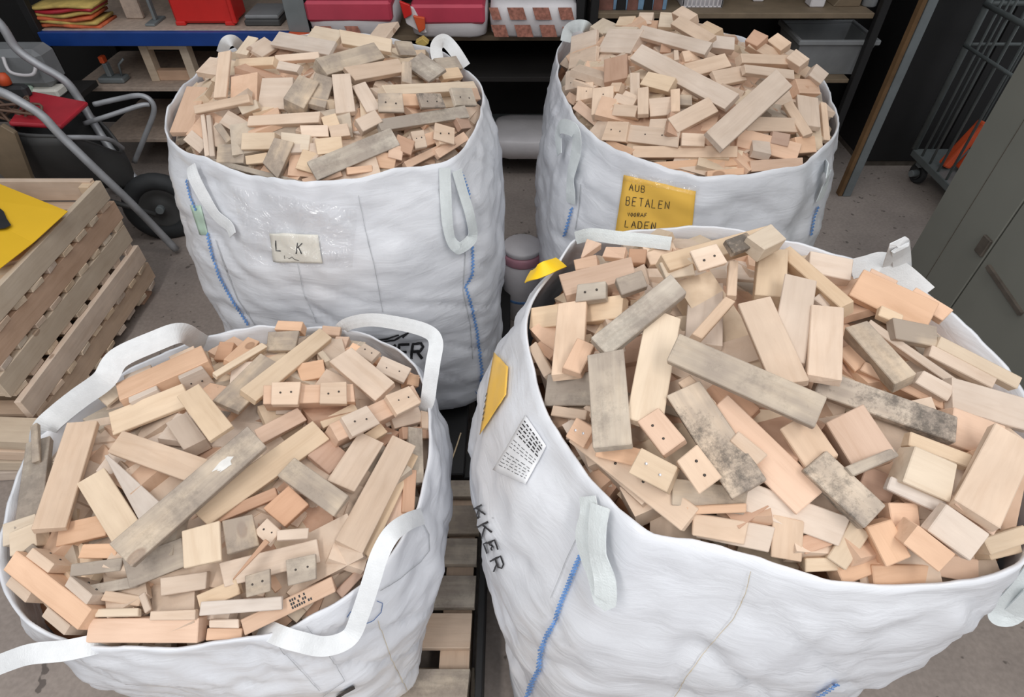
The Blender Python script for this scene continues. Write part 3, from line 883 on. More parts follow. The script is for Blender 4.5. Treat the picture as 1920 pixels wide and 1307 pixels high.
def heap_hit(B, px, py, lift):
    d = ray(px, py).normalized(); best = None; t = .3; tlast = t
    while t < 4:
        p = O+d*t; g = p.z-(B.hz(p.x, p.y)+lift)
        if g <= 0: break
        if math.hypot(p.x-B.c.x, p.y-B.c.y) < .75 and (best is None or g < best[0]): best = (g, t)
        tlast = t; t += .01
    else:
        t = best[1]; tlast = t
    if best and t-best[1] > .25: t = best[1]
    return t
def heap_pair(B, x1, y1, x2, y2, lift):
    t1 = heap_hit(B, x1, y1, lift); t2 = heap_hit(B, x2, y2, lift)
    d1 = ray(x1, y1).normalized(); d2 = ray(x2, y2).normalized(); lf = (d1-d2).length*min(t1, t2)*1.0+.01
    if t2-t1 > lf: t2 = t1+lf
    if t1-t2 > lf: t1 = t2+lf
    return O+d1*t1, O+d2*t2
def heap_n(B, p):
    e = .03; return Vector((-(B.hz(p.x+e, p.y)-B.hz(p.x-e, p.y))/(2*e), -(B.hz(p.x, p.y+e)-B.hz(p.x, p.y-e))/(2*e), 1)).normalized()
THICK = {'b': .011, 't': .017, 'k': .05, 'n': .05}
PIECES = []
SIZEW = [(.10, 'stubby'), (.19, 'short'), (.32, 'mid-length'), (9, 'long')]
TONEW = {'p': 'pale pine', 's': 'reddish pine', 'g': 'grey weathered', 'y': 'yellowish pine', 'w': 'whitish', 'd': 'black-stained', 'o': 'brown'}
KINDW = {'b': 'thin board', 't': 'board', 'k': 'block', 'n': 'nailed beam'}
NAMEW = {'b': 'wood_board', 't': 'wood_board', 'k': 'wood_block', 'n': 'nailed_beam'}
def zone(B, p):
    u = (p.x-B.c.x)/.45; w = (p.y-B.c.y)/.45
    a = 'far' if w > .38 else 'near' if w < -.38 else ''
    b = 'left' if u < -.38 else 'right' if u > .38 else ''
    s = (a+' '+b).strip()
    return ('at the '+s+' side' if s else 'in the middle')
def place(name, me, mat, M4, parent=None):
    o = link(name, me, mat, parent)
    if parent is None: o.matrix_world = M4
    else: o.matrix_basis = M4
    return o
def add_piece(B, p1, p2, wpx, kind, tone, flags, label, rnd, wm=None, nrm=None):
    ax = (p2-p1); L = max(.035, ax.length); ax.normalize(); mid = (p1+p2)/2
    vdir = (O-mid).normalized()
    n = nrm or (heap_n(B, mid)*.45+vdir*.55)
    if 'f' in flags: n = heap_n(B, mid)*.9+vdir*.1
    n = (n-ax*n.dot(ax)).normalized(); wd = n.cross(ax).normalized()
    if wm is None:
        a = proj(mid+wd*.01); b = proj(mid-wd*.01); c = proj(p1); d = proj(p2)
        sx, sy = d[0]-c[0], d[1]-c[1]; l = math.hypot(sx, sy) or 1
        per = abs((a[0]-b[0])*-sy/l+(a[1]-b[1])*sx/l)/.02
        wm = max(.012, min(.15, wpx/max(per, 200)))
    T = THICK[kind]
    if kind == 'k': T = max(.03, min(.07, wm*.75))
    if kind == 't' and wm < .03: T = min(T, wm*.9)
    if 'f' not in flags and 'v' not in flags:
        cc = Vector((B.c.x, B.c.y, 0)); sh = 0
        while sh < 10 and not all(inside(B, mid+ax*(L/2*i)+wd*(wm/2*j)-n*(T*k), .002) for i in (-1, 1) for j in (-1, 1) for k in (0, 1)):
            dv = cc-mid; dv.z = 0; mid = mid+dv.normalized()*.005; sh += 1
    MM = Matrix((ax, wd, n)).transposed().to_4x4(); MM.translation = mid-n*(T/2)
    nm = NAMEW[kind]
    if kind == 'n':
        root = empty('nailed_beam'); root.matrix_world = MM
        o = place('beam', plank(L, wm*(1.0 if 'f' in flags else .8), T, rnd), M['wood'], Matrix.Identity(4), root); tint(o, tone, rnd)
        side = Vector((0, -1, 0)) if 'f' in flags else Vector((0, 0, 1))
        for k, cx in enumerate((-.25, .27)):
            for face in ((1, -1) if k < 2 else (1,)):
                bl = L*.30
                if 'f' in flags:
                    s = -1 if (MM.to_3x3() @ Vector((0, 1, 0))).dot(O-mid) < 0 else 1
                    R4 = Matrix.Rotation(-s*face*math.pi/2, 4, 'X'); pos = Vector((cx*L, s*face*(wm*.5+.009), -.004)); ww = T*1.05
                else:
                    R4 = Matrix.Rotation(0 if face > 0 else math.pi, 4, 'X'); pos = Vector((cx*L, -.004, face*(T/2+.009))); ww = wm*.95
                q = place('board_end', plank(bl, ww, .018, rnd), M['wood'], Matrix.Translation(pos) @ R4, root); tint(q, 'p', rnd)
                if face > 0:
                    for e in (-.18, .2): place('nail', nail_mesh('nail'), None, Matrix.Translation((e*bl, rnd.uniform(-.1, .1)*ww, .0095)), q)
        o = root
    else:
        o = place(nm, plank(L, wm, T, rnd, flags), M['wood'], MM); tint(o, tone, rnd)
        if 'n' in flags or 'N' in flags:
            for e in (-.2, .2):
                place('nail', nail_mesh('nail_bright' if 'N' in flags else 'nail'), None, Matrix.Translation((e*min(L, .12), rnd.uniform(-.12, .12)*wm, T/2+.0003)), o)
        if 'W' in flags:
            mb = MB(); rr = random.Random(8); n_ = 18
            mb.v = [Vector((-L*.24+.034*math.cos(a)*rr.uniform(.35, 1), .012*math.sin(a)*rr.uniform(.35, 1), T/2+.0006)) for a in [2*math.pi*i/n_ for i in range(n_)]]
            mb.f = [tuple(range(n_))]; place('paint_smear', tomesh(mb.v, mb.f), M['smear'], Matrix.Identity(4), o)
        if 's' in flags:
            mb = MB(); rr = random.Random(5)
            for j in range(3):
                for i in range(9):
                    if rr.random() < .25: continue
                    x = L*.02+i*.0042; y = -.008+j*.0065
                    mb.quad((x, y, T/2+.0006), (x+.0028, y, T/2+.0006), (x+.0028, y+.0045, T/2+.0006), (x, y+.0045, T/2+.0006))
            place('ink_stamp', tomesh(mb.v, mb.f), M['ink'], Matrix.Identity(4), o)
    sz = next(w for lim, w in SIZEW if L < lim)
    auto = f'{sz} {TONEW[tone]} {KINDW[kind]} {zone(B, mid)} of {B.key} heap'
    o['category'] = 'wood offcut'; o['group'] = f'wood offcuts in the {B.key} bag'
    PIECES.append((o, label, auto, proj(mid), B))
    return o
def parse(B, txt, seed):
    rnd = random.Random(seed)
    for ln in txt.strip().splitlines():
        body, _, lab = ln.partition('|'); q = body.split(); ox, oy, s = FR_[q[0]]
        x1, y1, x2, y2, w = [float(t) for t in q[1:6]]; kind, tone, lift = q[6], q[7], float(q[8])/100; flags = q[9] if len(q) > 9 else ''
        p1, p2 = heap_pair(B, ox+x1/s, oy+y1/s, ox+x2/s, oy+y2/s, lift)
        if (p2-p1).length > .75: print('LONG', B.key, ln, (p2-p1).length)
        add_piece(B, p1, p2, w/s, kind, tone, flags, lab.strip() or None, rnd)
TCH = 'pppppsssyyywgo'
def inside(B, p, m): return math.hypot(p.x-B.c.x, p.y-B.c.y) < B.Rat(math.atan2(p.y-B.c.y, p.x-B.c.x))[0]-m
def rand_frame(B, rnd, lo, hi, rmax=.97, tilt=.35):
    while True:
        th = rnd.uniform(0, 2*math.pi); q = math.sqrt(rnd.random())*rmax; r, z = B.Rat(th)
        x = B.c.x+math.cos(th)*r*q; y = B.c.y+math.sin(th)*r*q
        L = rnd.choice((.12, .16, .20, .25, .32))*rnd.uniform(.9, 1.1)
        if q > .75: L = rnd.uniform(.08, .16)
        Wd = rnd.choice((.05, .07, .08, .09)); T = rnd.choice((.016, .02, .022, .04))
        n = (heap_n(B, Vector((x, y, 0)))+Vector((rnd.gauss(0, tilt), rnd.gauss(0, tilt), 0))).normalized()
        a = rnd.uniform(0, 2*math.pi)
        if q > .72: a = th+math.pi/2+rnd.gauss(0, .3)
        ax = Vector((math.cos(a), math.sin(a), rnd.gauss(0, .12))); ax = (ax-n*ax.dot(n)).normalized()
        c = Vector((x, y, B.hz(x, y)-rnd.uniform(lo, hi))); wd = n.cross(ax)
        if all(inside(B, c+ax*(L/2*i)+wd*(Wd/2*j), .010) for i in (-1, 1) for j in (-1, 1)): return c, ax, n, L, Wd, T
def fill(B, seed, n_under, n_ind):
    rnd = random.Random(seed); mb = MB(); cols = []
    for _ in range(n_under):
        c, ax, n, L, Wd, T = rand_frame(B, rnd, .036, .09, tilt=.16)
        MM = Matrix((ax, n.cross(ax), n)).transposed().to_4x4(); MM.translation = c
        mb.box(-L/2, L/2, -Wd/2, Wd/2, -T/2, T/2, MM)
        t = rnd.choice(TCH); r, g, b = TONE[t]; k = rnd.uniform(.92, 1.03); cc = srgb(r*k, g*k, b*k); cols += [(cc[0], cc[1], cc[2], ALPHA[t]*.7)]*8
    # loose small wood at the bottom of the gaps
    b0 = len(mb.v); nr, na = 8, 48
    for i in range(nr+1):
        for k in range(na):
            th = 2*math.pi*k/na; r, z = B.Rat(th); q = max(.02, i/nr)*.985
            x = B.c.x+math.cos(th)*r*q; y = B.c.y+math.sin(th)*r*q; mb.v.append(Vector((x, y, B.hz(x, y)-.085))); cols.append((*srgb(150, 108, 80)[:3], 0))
    for i in range(nr):
        for k in range(na):
            l = (k+1) % na; mb.f.append((b0+i*na+k, b0+i*na+l, b0+(i+1)*na+l, b0+(i+1)*na+k))
    org = Vector((B.c.x, B.c.y, B.zr-.1)); me = tomesh([p-org for p in mb.v], mb.f)
    at = me.color_attributes.new('tint', 'FLOAT_COLOR', 'POINT')
    for i, cc in enumerate(cols): at.data[i].color = cc
    o = link('wood_offcut_pile', me, M['wood_pile'], None, org)
    tag(o, f'mixed wood offcuts filling gaps under the top layer of {B.key} bag', 'wood offcuts', None, 'stuff')
    for _ in range(n_ind):
        c, ax, n, L, Wd, T = rand_frame(B, rnd, .034, .042, .75, .07); t = rnd.choice(TCH)
        kind = 'k' if T > .04 else rnd.choice('bt')
        add_piece(B, c-ax*L/2, c+ax*L/2, 0, kind, t, rnd.choice(('', '', 'n')), None, rnd, wm=Wd, nrm=n)
for key, seed, nu, ni in (('back left', 11, 300, 12), ('back right', 12, 300, 12), ('front left', 13, 260, 10), ('front right', 14, 300, 12)):
    parse(BAGS[key], DATA[key], seed); fill(BAGS[key], seed+50, nu, ni)
ORD = ['leftmost', 'second from left', 'third from left', 'fourth from left', 'fifth from left', 'sixth from left', 'seventh from left', 'eighth from left', 'ninth from left']
def label_pieces():
    cnt = {}
    for o, lab, auto, s, B in PIECES:
        if lab: o['label'] = lab
        else: cnt.setdefault(auto, []).append((s[0], o))
    for auto, lst in cnt.items():
        lst.sort(key=lambda t: t[0])
        for i, (x, o) in enumerate(lst):
            o['label'] = auto if len(lst) == 1 else f'{auto}, ' + (ORD[i] if i < len(lst)-1 or len(lst) > 9 else 'rightmost')
label_pieces()
print('PIECES', len(PIECES))
# ------------------------------------------------------------------ pallets under the bags
R4 = random.Random(77)
def wood_box(name, b, tone, parent=None, bevel=.002, label=None):
    o = box(name, b, M['wood'], parent, bevel); tint(o, tone, R4)
    return o
def rot_wood(name, b, tone, parent=None):
    """plank running along Y: mesh long axis kept along local X so that the grain follows it"""
    x0, x1, y0, y1, z0, z1 = b; off = parent.location if parent is not None else Vector()
    o = link(name, plank(y1-y0, x1-x0, z1-z0, R4), M['wood'], parent); tint(o, tone, R4)
    o.rotation_euler = (0, 0, math.pi/2); o.location = Vector(((x0+x1)/2, (y0+y1)/2, (z0+z1)/2))-off
    return o
def x_wood(name, b, tone, parent=None):
    x0, x1, y0, y1, z0, z1 = b; off = parent.location if parent is not None else Vector()
    o = link(name, plank(x1-x0, y1-y0, z1-z0, R4), M['wood'], parent); tint(o, tone, R4)
    o.location = Vector(((x0+x1)/2, (y0+y1)/2, (z0+z1)/2))-off
    return o
pl = empty('slatted_pallet', (-.51, .45, 0), 'pale wooden slatted pallet under the low front left bag', 'pallet')
XR = -.10
for y0, y1 in ((-.15, -.05), (-.02, .07), (.10, .20), (.23, .335), (.375, .43), (.435, .50), (.55, .64), (.655, .745), (.78, .86), (.875, .97), (1.0, 1.06)):
    x_wood('deck_slat', (-.91, XR-R4.uniform(0, .01), y0, y1, .120, .142), R4.choice('yypg'), pl)
for x in (-.91, -.54, XR-.09): rot_wood('stringer', (x, x+.08, -.15, 1.06, .02, .12), 'p', pl)
for y0 in (-.15, .45, .97): x_wood('foot_board', (-.91, XR, y0, y0+.09, 0, .02), 'y', pl)
pb = empty('plastic_pallet', (-.52, 1.67, 0), 'black plastic pallet under the back left bag', 'pallet')
for i in range(7): box('deck_slat', (-1.02+i*.148, -1.02+i*.148+.125, 1.08, 2.26, .12, .145), M['black_steel'], pb, .004)
for y in (1.08, 1.62, 2.15): box('runner', (-1.02, .005, y, y+.1, 0, .12), M['black_steel'], pb, .004)
o = box('gap_shade_strip', (-.093, -.075, .22, 1.05, 0, .15), M['black_steel'], None, .002)  # dark strip added to stand for the shadowed gap beside the pallet
tag(o, 'narrow black strip standing for the shaded gap beside the slatted pallet', 'dark strip')
o = tag(MB().tube(catmull([U(838, 885, .148), U(846, 865, .150), U(855, 840, .148), U(864, 812, .149)], 4), .0025, 6).build('wood_splinter', M['wood']), 'thin pale splinter lying on the black pallet by front left bag', 'wood splinter'); o.color = (.75, .6, .4, 0)

# ------------------------------------------------------------------ stack of wooden pallets on the left
SX0, SX1, SY0, SY1 = -2.50, -1.655, 1.30, 2.20
names = ['bottom', 'second', 'third', 'fourth', 'top']
tones = ['p', 'w', 'y', 's', 'y']
z = .05
LH = .105
for k in range(5):
    dx = R4.uniform(-.012, .012); dy = R4.uniform(-.015, .012)
    a, b, c, d = SX0+dx, SX1+dx, SY0+dy, SY1+dy
    t = empty('wooden_pallet', ((a+b)/2, (c+d)/2, z), {0: 'lowest wooden pallet of the stack, nearest the floor', 1: 'second lowest wooden pallet in the stack on the left',
        2: 'middle wooden pallet of the five in the stack', 3: 'reddish-sided wooden pallet just below the top one', 4: 'top wooden pallet of the stack with yellow card on it'}[k], 'pallet', 'stacked wooden pallets')
    for x in (a, (a+b)/2-.011, b-.022): rot_wood('side_board', (x, x+.022, c, d, z+.02, z+LH-.002), tones[k] if x > a else 'p', t)
    n = 9; w = (d-c)/n
    for i in range(n):
        g = R4.uniform(.03, .05)
        x_wood('slat', (a, b+R4.uniform(-.004, .004), c+i*w+g/2, c+(i+1)*w-g/2, z, z+.019), R4.choice('pyyp'), t)
    if k == 0:
        for xx in (a+.02, b-.12):
            for yy0 in (c+.02, (c+d)/2-.05, d-.12): wood_box('foot_block', (xx, xx+.09, yy0, yy0+.09, 0, z), 'o', t)
    if k == 4:
        x_wood('end_board', (a+.03, b-.024, d-.03, d-.006, z+.03, z+LH+.01), 'p', t)
        wood_box('corner_post', (a+.3, a+.36, d-.12, d-.04, z+.03, z+LH+.055), 'y', t)
        wood_box('corner_post', (b-.062, b-.022, d-.06, d-.006, z+.02, z+LH+.002), 'y', t)
    z += LH
ZT = z
# loose blocks in the top pallet
for i, (px, py, L_, W_, rz, tn) in enumerate(((60, 482, .10, .06, .4, 's'), (30, 512, .10, .06, .5, 'y'), (45, 530, .12, .05, .5, 'y'), (14, 548, .10, .06, .4, 'w'), (8, 575, .10, .05, .5, 's'))):
    p = U(px, py, ZT-.02); o = link('wood_block', plank(L_, W_, .06, R4), M['wood']); tint(o, tn, R4)
    o.location = (min(p.x-.02, SX1-.085), p.y, ZT-LH+.055); o.rotation_euler = (0, 0, rz)
    tag(o, ['reddish small block nearest the yellow card in top pallet', 'upper yellowish block in top pallet below yellow card', 'lower yellowish block in top pallet beside its side board', 'whitish block in top pallet at left picture edge', 'lowest reddish block in top pallet at left picture edge'][i], 'wood block', 'loose blocks in the top pallet')
# yellow card lying on top, tilted
q = [U(0, 345, ZT+.05), U(127, 396, ZT+.03), U(62, 455, ZT+.02), U(0, 503, ZT+.03), U(-140, 470, ZT+.05), U(-120, 360, ZT+.06)]
mb = MB(); c0 = sum(q, Vector())/len(q); mb.v = [p-c0 for p in q]; mb.f = [tuple(range(6))]
o = mb.build('yellow_card', M['yellow'], None, loc=c0); md = o.modifiers.new('t', 'SOLIDIFY'); md.thickness = .002
tag(o, 'bright yellow card with dark smudge on top of stacked pallets', 'card')
def up(px, py): # point on the card
    nrm = (q[1]-q[0]).cross(q[3]-q[0]).normalized(); d = ray(px, py); tt = (q[0]-O).dot(nrm)/d.dot(nrm); n2 = nrm if nrm.z > 0 else -nrm
    return O+d*tt+n2*.004
mb = MB(); mb.v = [up(x, y)-c0 for x, y in ((-8, 385), (8, 398), (14, 412), (22, 424), (10, 430), (-8, 432))]; mb.f = [tuple(range(6))]
link('dark_smudge', tomesh(mb.v, mb.f), M['ink'], o)
# boards piled on the floor beyond the front left bag
for i in range(4):
    p = U(20, 800+i*22, .24-i*.055); o = link('floor_board', plank(.34, .10, .045, R4), M['wood']); tint(o, 'ypyp'[i], R4)
    o.location = (p.x-.06, p.y+.02, .025+(3-i)*.052); o.rotation_euler = (0, 0, R4.uniform(-.08, .08))
    tag(o, ['topmost board', 'second board from top', 'third board from top', 'lowest board'][i]+' in the small pile left of the front left bag', 'wood board', 'boards piled beside front left bag')

# ------------------------------------------------------------------ wheelbarrow
yn, yf = 2.42, 2.86
wb = empty('wheelbarrow', (-1.95, 2.65, 0), 'dark grey wheelbarrow with galvanised tube frame behind stacked pallets', 'wheelbarrow')
wo = wb.location
def tb(name, pts, r, mat='tube', parent=wb, k=6, close=False):
    P = catmull(pts, k, close) if k else [Vector(p) for p in pts]
    return MB().tube([p-wo for p in P], r, 10, close).build(name, M[mat], parent, smooth=True)
tb('frame_tube', [V(-60, -10, yf), V(0, 45, yf), V(30, 90, yf), V(70, 120, yf), V(120, 150, yf), V(148, 185, yf), V(175, 230, yf-.03), V(215, 290, yf-.08), V(262, 345, yf-.14)], .019)
tb('frame_tube', [V(-60, 160, yn), V(0, 172, yn), V(45, 195, yn), V(80, 218, yn), V(112, 252, yn), V(180, 318, yn), (V(250, 385, yn+.02)), V(330, 468, yn+.06)], .018)
tb('support_leg', [V(176, 196, yf-.02), V(220, 186, yf), V(262, 179, yf), V(284, 190, yf), V(288, 212, yf), V(272, 255, yf), V(252, 304, yf)], .012)
tb('support_leg', [V(158, 232, yf-.1), V(210, 215, yf-.06), V(262, 198, yf-.02), V(280, 196, yf)], .011)
tb('cross_bar', [V(118, 258, yn+.02), V(165, 258, yn+.1), V(205, 262, yn+.2), V(230, 278, yn+.3)], .011)
tb('cross_bar', [V(25, 250, yn+.0), V(26, 275, yn), V(40, 300, yn), V(62, 335, yn)], .010)
# tray: a shell lofted between its upper lip and its floor
lip = [V(25, 246, yn+.05), V(110, 256, yn+.02), V(160, 265, yn+.15), V(228, 285, yf-.1), V(170, 215, yf), V(60, 190, yf)]
bot = [V(75, 345, yn+.14), V(150, 350, yn+.12), V(205, 350, yn+.18), V(250, 352, yf-.16), V(215, 320, yf-.1), V(110, 300, yf-.1)]
lp = catmull(lip, 5, True); bt = catmull(bot, 5, True); v = []; f = []; n = len(lp); lv = 6
for j in range(lv+1):
    for i in range(n):
        s = j/lv; p = lp[i].lerp(bt[i], s); mid = sum(lip, Vector())/6
        p = p+(p-mid)*.10*math.sin(math.pi*s); v.append(p-wo)
for j in range(lv):
    for i in range(n): f.append((j*n+i, j*n+(i+1) % n, (j+1)*n+(i+1) % n, (j+1)*n+i))
f.append(tuple(lv*n+i for i in range(n)))
o = link('tray', tomesh(v, f, True), M['tray'], wb); md = o.modifiers.new('t', 'SOLIDIFY'); md.thickness = .006
tb('tray_lip', lp, .008, 'tray', wb, 0, True)
# wheel
def wheel(parent, c, axis, r, rt, po, names=('tyre', 'rim', 'hub')):
    ax = Vector(axis).normalized(); rot = ax.to_track_quat('Z', 'Y').to_matrix().to_4x4(); T4 = Matrix.Translation(Vector(c)-po) @ rot
    ring = MB().tube([(r*math.cos(a), r*math.sin(a), 0) for a in [2*math.pi*i/32 for i in range(32)]], rt, 12, True)
    place(names[0], ring.mesh(smooth=True), M['rubber'], T4, parent)
    v, f = lathe([(r-rt*.7, .018), (r-rt*1.1, .02), (r*.55, .006), (r*.3, .012), (.02, .02), (.0001, .02)], 28)
    v2, f2 = lathe([(r-rt*.7, -.018), (r*.55, -.006), (.0001, -.02)], 28); k = len(v)
    place(names[1], tomesh(v+v2, f+[tuple(reversed([k+i for i in q_])) for q_ in f2], True), M['tray'], T4, parent)
    v, f = lathe([(.0001, .05), (.018, .05), (.02, .045), (.02, -.045), (.018, -.05), (.0001, -.05)], 14)
    place(names[2], tomesh(v, f), M['galv'], T4, parent)
wheel(wb, V(303, 388, 2.66), (.25, -1, .12), .135, .042, wo)
for sy in (-.07, .07):
    p = V(303, 388, 2.66); tb('axle_bracket', [p+Vector((0, sy, 0)), p+Vector((-.16, sy*1.6, .10))], .012, 'tray', wb, 0)
# red panel lying in the tray
q = [V(68, 186, yf-.05), V(172, 206, yf-.12), V(122, 252, yn+.1), V(24, 246, yn+.08)]
c0 = sum(q, Vector())/4; me = tomesh([p-c0+Vector((0, 0, .02)) for p in q], [(0, 1, 2, 3)])
o = link('red_plastic_panel', me, M['red_dull'], None, c0); md = o.modifiers.new('t', 'SOLIDIFY'); md.thickness = .02
md = o.modifiers.new('b', 'BEVEL'); md.width = .008; md.segments = 2
tag(o, 'glossy red plastic panel lying on the wheelbarrow tray', 'panel')

# ------------------------------------------------------------------ racks along the back wall
YR = 3.3; YB = 3.9
def rack(label, x0, x1, shelves, ups, top=1.55):
    t = empty('storage_rack', ((x0+x1)/2, (YR+YB)/2, 0), label, 'rack')
    for z_, th, mat, fr in shelves:
        box('shelf_board', (x0+.03, x1-.03, YR+.01, YB-.02, z_-th, z_), M[mat], t, .002)
        if fr: box('front_beam', (x0+.02, x1-.02, YR-.02, YR+.02, z_-th-fr[1]+.0, z_-th*.2), M[fr[0]], t, .003)
    box('shelf_board', (x0+.03, x1-.03, YR+.12, YB-.02, 1.28, 1.30), M['brown_board'], t, .002)  # upper shelf out of view, added to block overhead light and darken the rack
    for x in ups:
        for y in (YR-.01, YB-.05): box('upright', (x-.02, x+.02, y, y+.04, 0, top), M['black_steel'], t, .003)
    box('back_panel', (x0, x1, YB, YB+.02, 0, top), M['dark_panel'], t, 0)
    return t
xa, xb, xc, xd = V(66, 60, YR).x, V(592, 60, YR).x, V(1100, 60, YR).x, V(1652, 30, YR).x
zb = V(300, 57, YR).z; z2 = V(300, 166, YR).z; z3 = V(300, 262, YR).z; zr1 = V(1500, 26, YR).z; zr2 = V(1560, 150, YR).z; zc2 = V(970, 146, YR).z
rack('blue-beamed rack with chipboard shelves at upper left', xa, xb, [(zb, .02, 'chip', ('blue_steel', .05)), (z2, .02, 'chip', None), (z3, .02, 'chip', None)], (xa+.01, xb-.01))
rack('black rack behind and between the two back bags', xb+.02, xc-.01, [(V(1000, 68, YR).z, .025, 'brown_board', None), (zc2, .025, 'dark_panel', None), (V(990, 292, YR).z, .02, 'galv', None)], (xc-.04,))
rack('dark rack with brown shelf at upper right', xc+.01, xd, [(zr1, .025, 'brown_board', None), (zr2, .02, 'brown_board', None)], (xc+.03, xd+.0))
slab('wall_left', (-4.2, -4.1, -1.5, 4.0, 0, 3.4), M['wall'])

def on(px0, px1, Y, zz):  # x extent at depth Y and height zz
    d = lambda px: (px-CX)/F*(Y*math.cos(PITCH)+(HC-zz)*math.sin(PITCH))
    return d(px0), d(px1)
def rbox(name, b, mat, label, cat, bevel=.006, group=None, parent=None):
    o = box(name, b, M[mat], parent, bevel)
    if parent is None: tag(o, label, cat, group)
    return o
# folded sacks
yy = 3.42
cols = ['sack_orange', 'sack_yellow', 'sack_orange', 'sack_yellow', 'red_dull', 'sack_yellow']
for i in range(6):
    x0, x1 = on(92+R4.uniform(-4, 6), 200+R4.uniform(-8, 6), yy, zb); n = 14; v = []; f = []
    w = lambda a: .006*math.sin(a*5+i)+.012*abs(a-.5)*(1 if i > 2 else .3)
    for j in range(n+1):
        a = j/n; x = (x1-x0)*(a-.5)
        for y, zz in ((-.09, .001), (-.095, .008), (-.09, .015), (.09, .015), (.09, .001)): v.append((x, y+.006*math.sin(a*9+i*2), zz+w(a)))
    for j in range(n):
        for k in range(5): f.append((j*5+k, (j+1)*5+k, (j+1)*5+(k+1) % 5, j*5+(k+1) % 5))
    f += [(0, 1, 2, 3, 4), tuple(n*5+k for k in (4, 3, 2, 1, 0))]
    o = link('folded_sack', tomesh(v, f, True), M[cols[i]], None, ((x0+x1)/2, yy, zb+i*.017))
    tag(o, ['lowest orange folded sack on the blue rack shelf', 'second lowest yellow folded sack in the stack on blue rack', 'third orange folded sack from the shelf on blue rack', 'fourth yellow folded sack from the shelf on blue rack', 'red folded sack second from top of stack on blue rack', 'topmost yellowish folded sack on blue rack'][i], 'sack', 'folded sacks on the blue rack')
# whitish plank leaning, steel bracket, red case, grey case, post with orange clip
x0, x1 = on(240, 272, 3.5, zb); o = rbox('plank', (x0, x1, 3.48, 3.51, zb, zb+.5), 'chip', 'whitish narrow board standing upright on the blue rack shelf', 'board')
x0, x1 = on(282, 300, 3.42, zb); t = empty('steel_bracket', (x0, 3.42, zb), 'grey steel bracket lying beside red case on blue rack', 'bracket')
for b in ((x0, x1, 3.36, 3.5, zb, zb+.012), (x0+.02, x0+.035, 3.42, 3.45, zb+.012, zb+.2)): box('plate', b, M['galv'], t, .002)
x0, x1 = on(340, 452, 3.45, zb); t = empty('red_case', ((x0+x1)/2, 3.45, zb), 'bright red plastic case standing on the blue rack shelf', 'case')
box('case_body', (x0, x1, 3.38, 3.56, zb+.008, zb+.24), M['red'], t, .012)
for xx in (x0+.005, x1-.055): box('foot', (xx, xx+.05, 3.37, 3.40, zb, zb+.02), M['red'], t, .004)
box('rim_strip', (x1-.012, x1+.012, 3.36, 3.40, zb+.012, zb+.24), M['red'], t, .005)
box('handle', ((x0+x1)/2-.06, (x0+x1)/2+.06, 3.365, 3.38, zb+.15, zb+.18), M['black_steel'], t, .004)
x0, x1 = on(470, 535, 3.45, zb); t = empty('grey_case', ((x0+x1)/2, 3.45, zb), 'flat grey case beside red case on blue rack', 'case')
box('lower_shell', (x0, x1, 3.36, 3.58, zb, zb+.03), M['tray'], t, .006); box('lid', (x0+.004, x1-.004, 3.37, 3.58, zb+.03, zb+.05), M['grey_plastic'], t, .006)
x0, x1 = on(546, 584, 3.28, zb); t = empty('bar_clamp', ((x0+x1)/2, 3.26, zb-.03), 'dark bar clamp with orange jaw on the rack above back left bag', 'clamp')
box('bar', (x0, x1, 3.255, 3.262, zb-.03, zb+.6), M['galv'], t, .001)
o = MB(); a0, a1 = x0-.02, x1+.025; zz = zb-.045
o.v = [Vector(p)-t.location for p in ((a0-.012, 3.22, zz), (a1, 3.22, zz), (a1-.01, 3.22, zz+.05), (a0+.02, 3.22, zz+.055), (a0-.012, 3.252, zz), (a1, 3.252, zz), (a1-.01, 3.252, zz+.05), (a0+.02, 3.252, zz+.055))]
o.f = [(0, 1, 2, 3), (7, 6, 5, 4), (0, 4, 5, 1), (1, 5, 6, 2), (2, 6, 7, 3), (3, 7, 4, 0)]
o.build('jaw', M['orange'], t, .003); box('slot', ((a0+a1)/2-.012, (a0+a1)/2+.025, 3.214, 3.221, zz+.015, zz+.03), M['black_steel'], t, .001)
# second shelf: wooden frame and small clamp
x0, x1 = on(288, 375, 3.42, z2); t = empty('wooden_frame', ((x0+x1)/2, 3.43, z2), 'small pale wooden frame standing on the shelf below the blue beam', 'frame')
H_ = zb-z2-.09
for xx in (x0, x1-.045): wood_box('side_bar', (xx, xx+.045, 3.40, 3.46, z2, z2+H_), 'y', t)
x_wood('bottom_bar', (x0+.045, x1-.045, 3.41, 3.45, z2, z2+.055), 's', t); x_wood('top_bar', (x0+.045, x1-.045, 3.41, 3.45, z2+H_-.04, z2+H_), 'y', t)
x0, x1 = on(192, 240, 3.40, z2); t = empty('screw_clamp', ((x0+x1)/2, 3.4, z2), 'small grey metal clamp with orange tip on the second shelf', 'clamp')
box('clamp_body', (x0, x1, 3.36, 3.44, z2, z2+.03), M['galv'], t, .008); box('clamp_jaw', (x0+.05, x0+.075, 3.38, 3.42, z2+.03, z2+.10), M['galv'], t, .004)
box('orange_tip', (x0+.045, x0+.07, 3.38, 3.42, z2+.10, z2+.135), M['orange'], t, .004)
MB().tube([Vector(p)-t.location for p in ((x1-.02, 3.4, z2+.03), (x1-.01, 3.4, z2+.09), (x1+.03, 3.4, z2+.12))], .006, 8).build('screw', M['galv'], t, smooth=True)
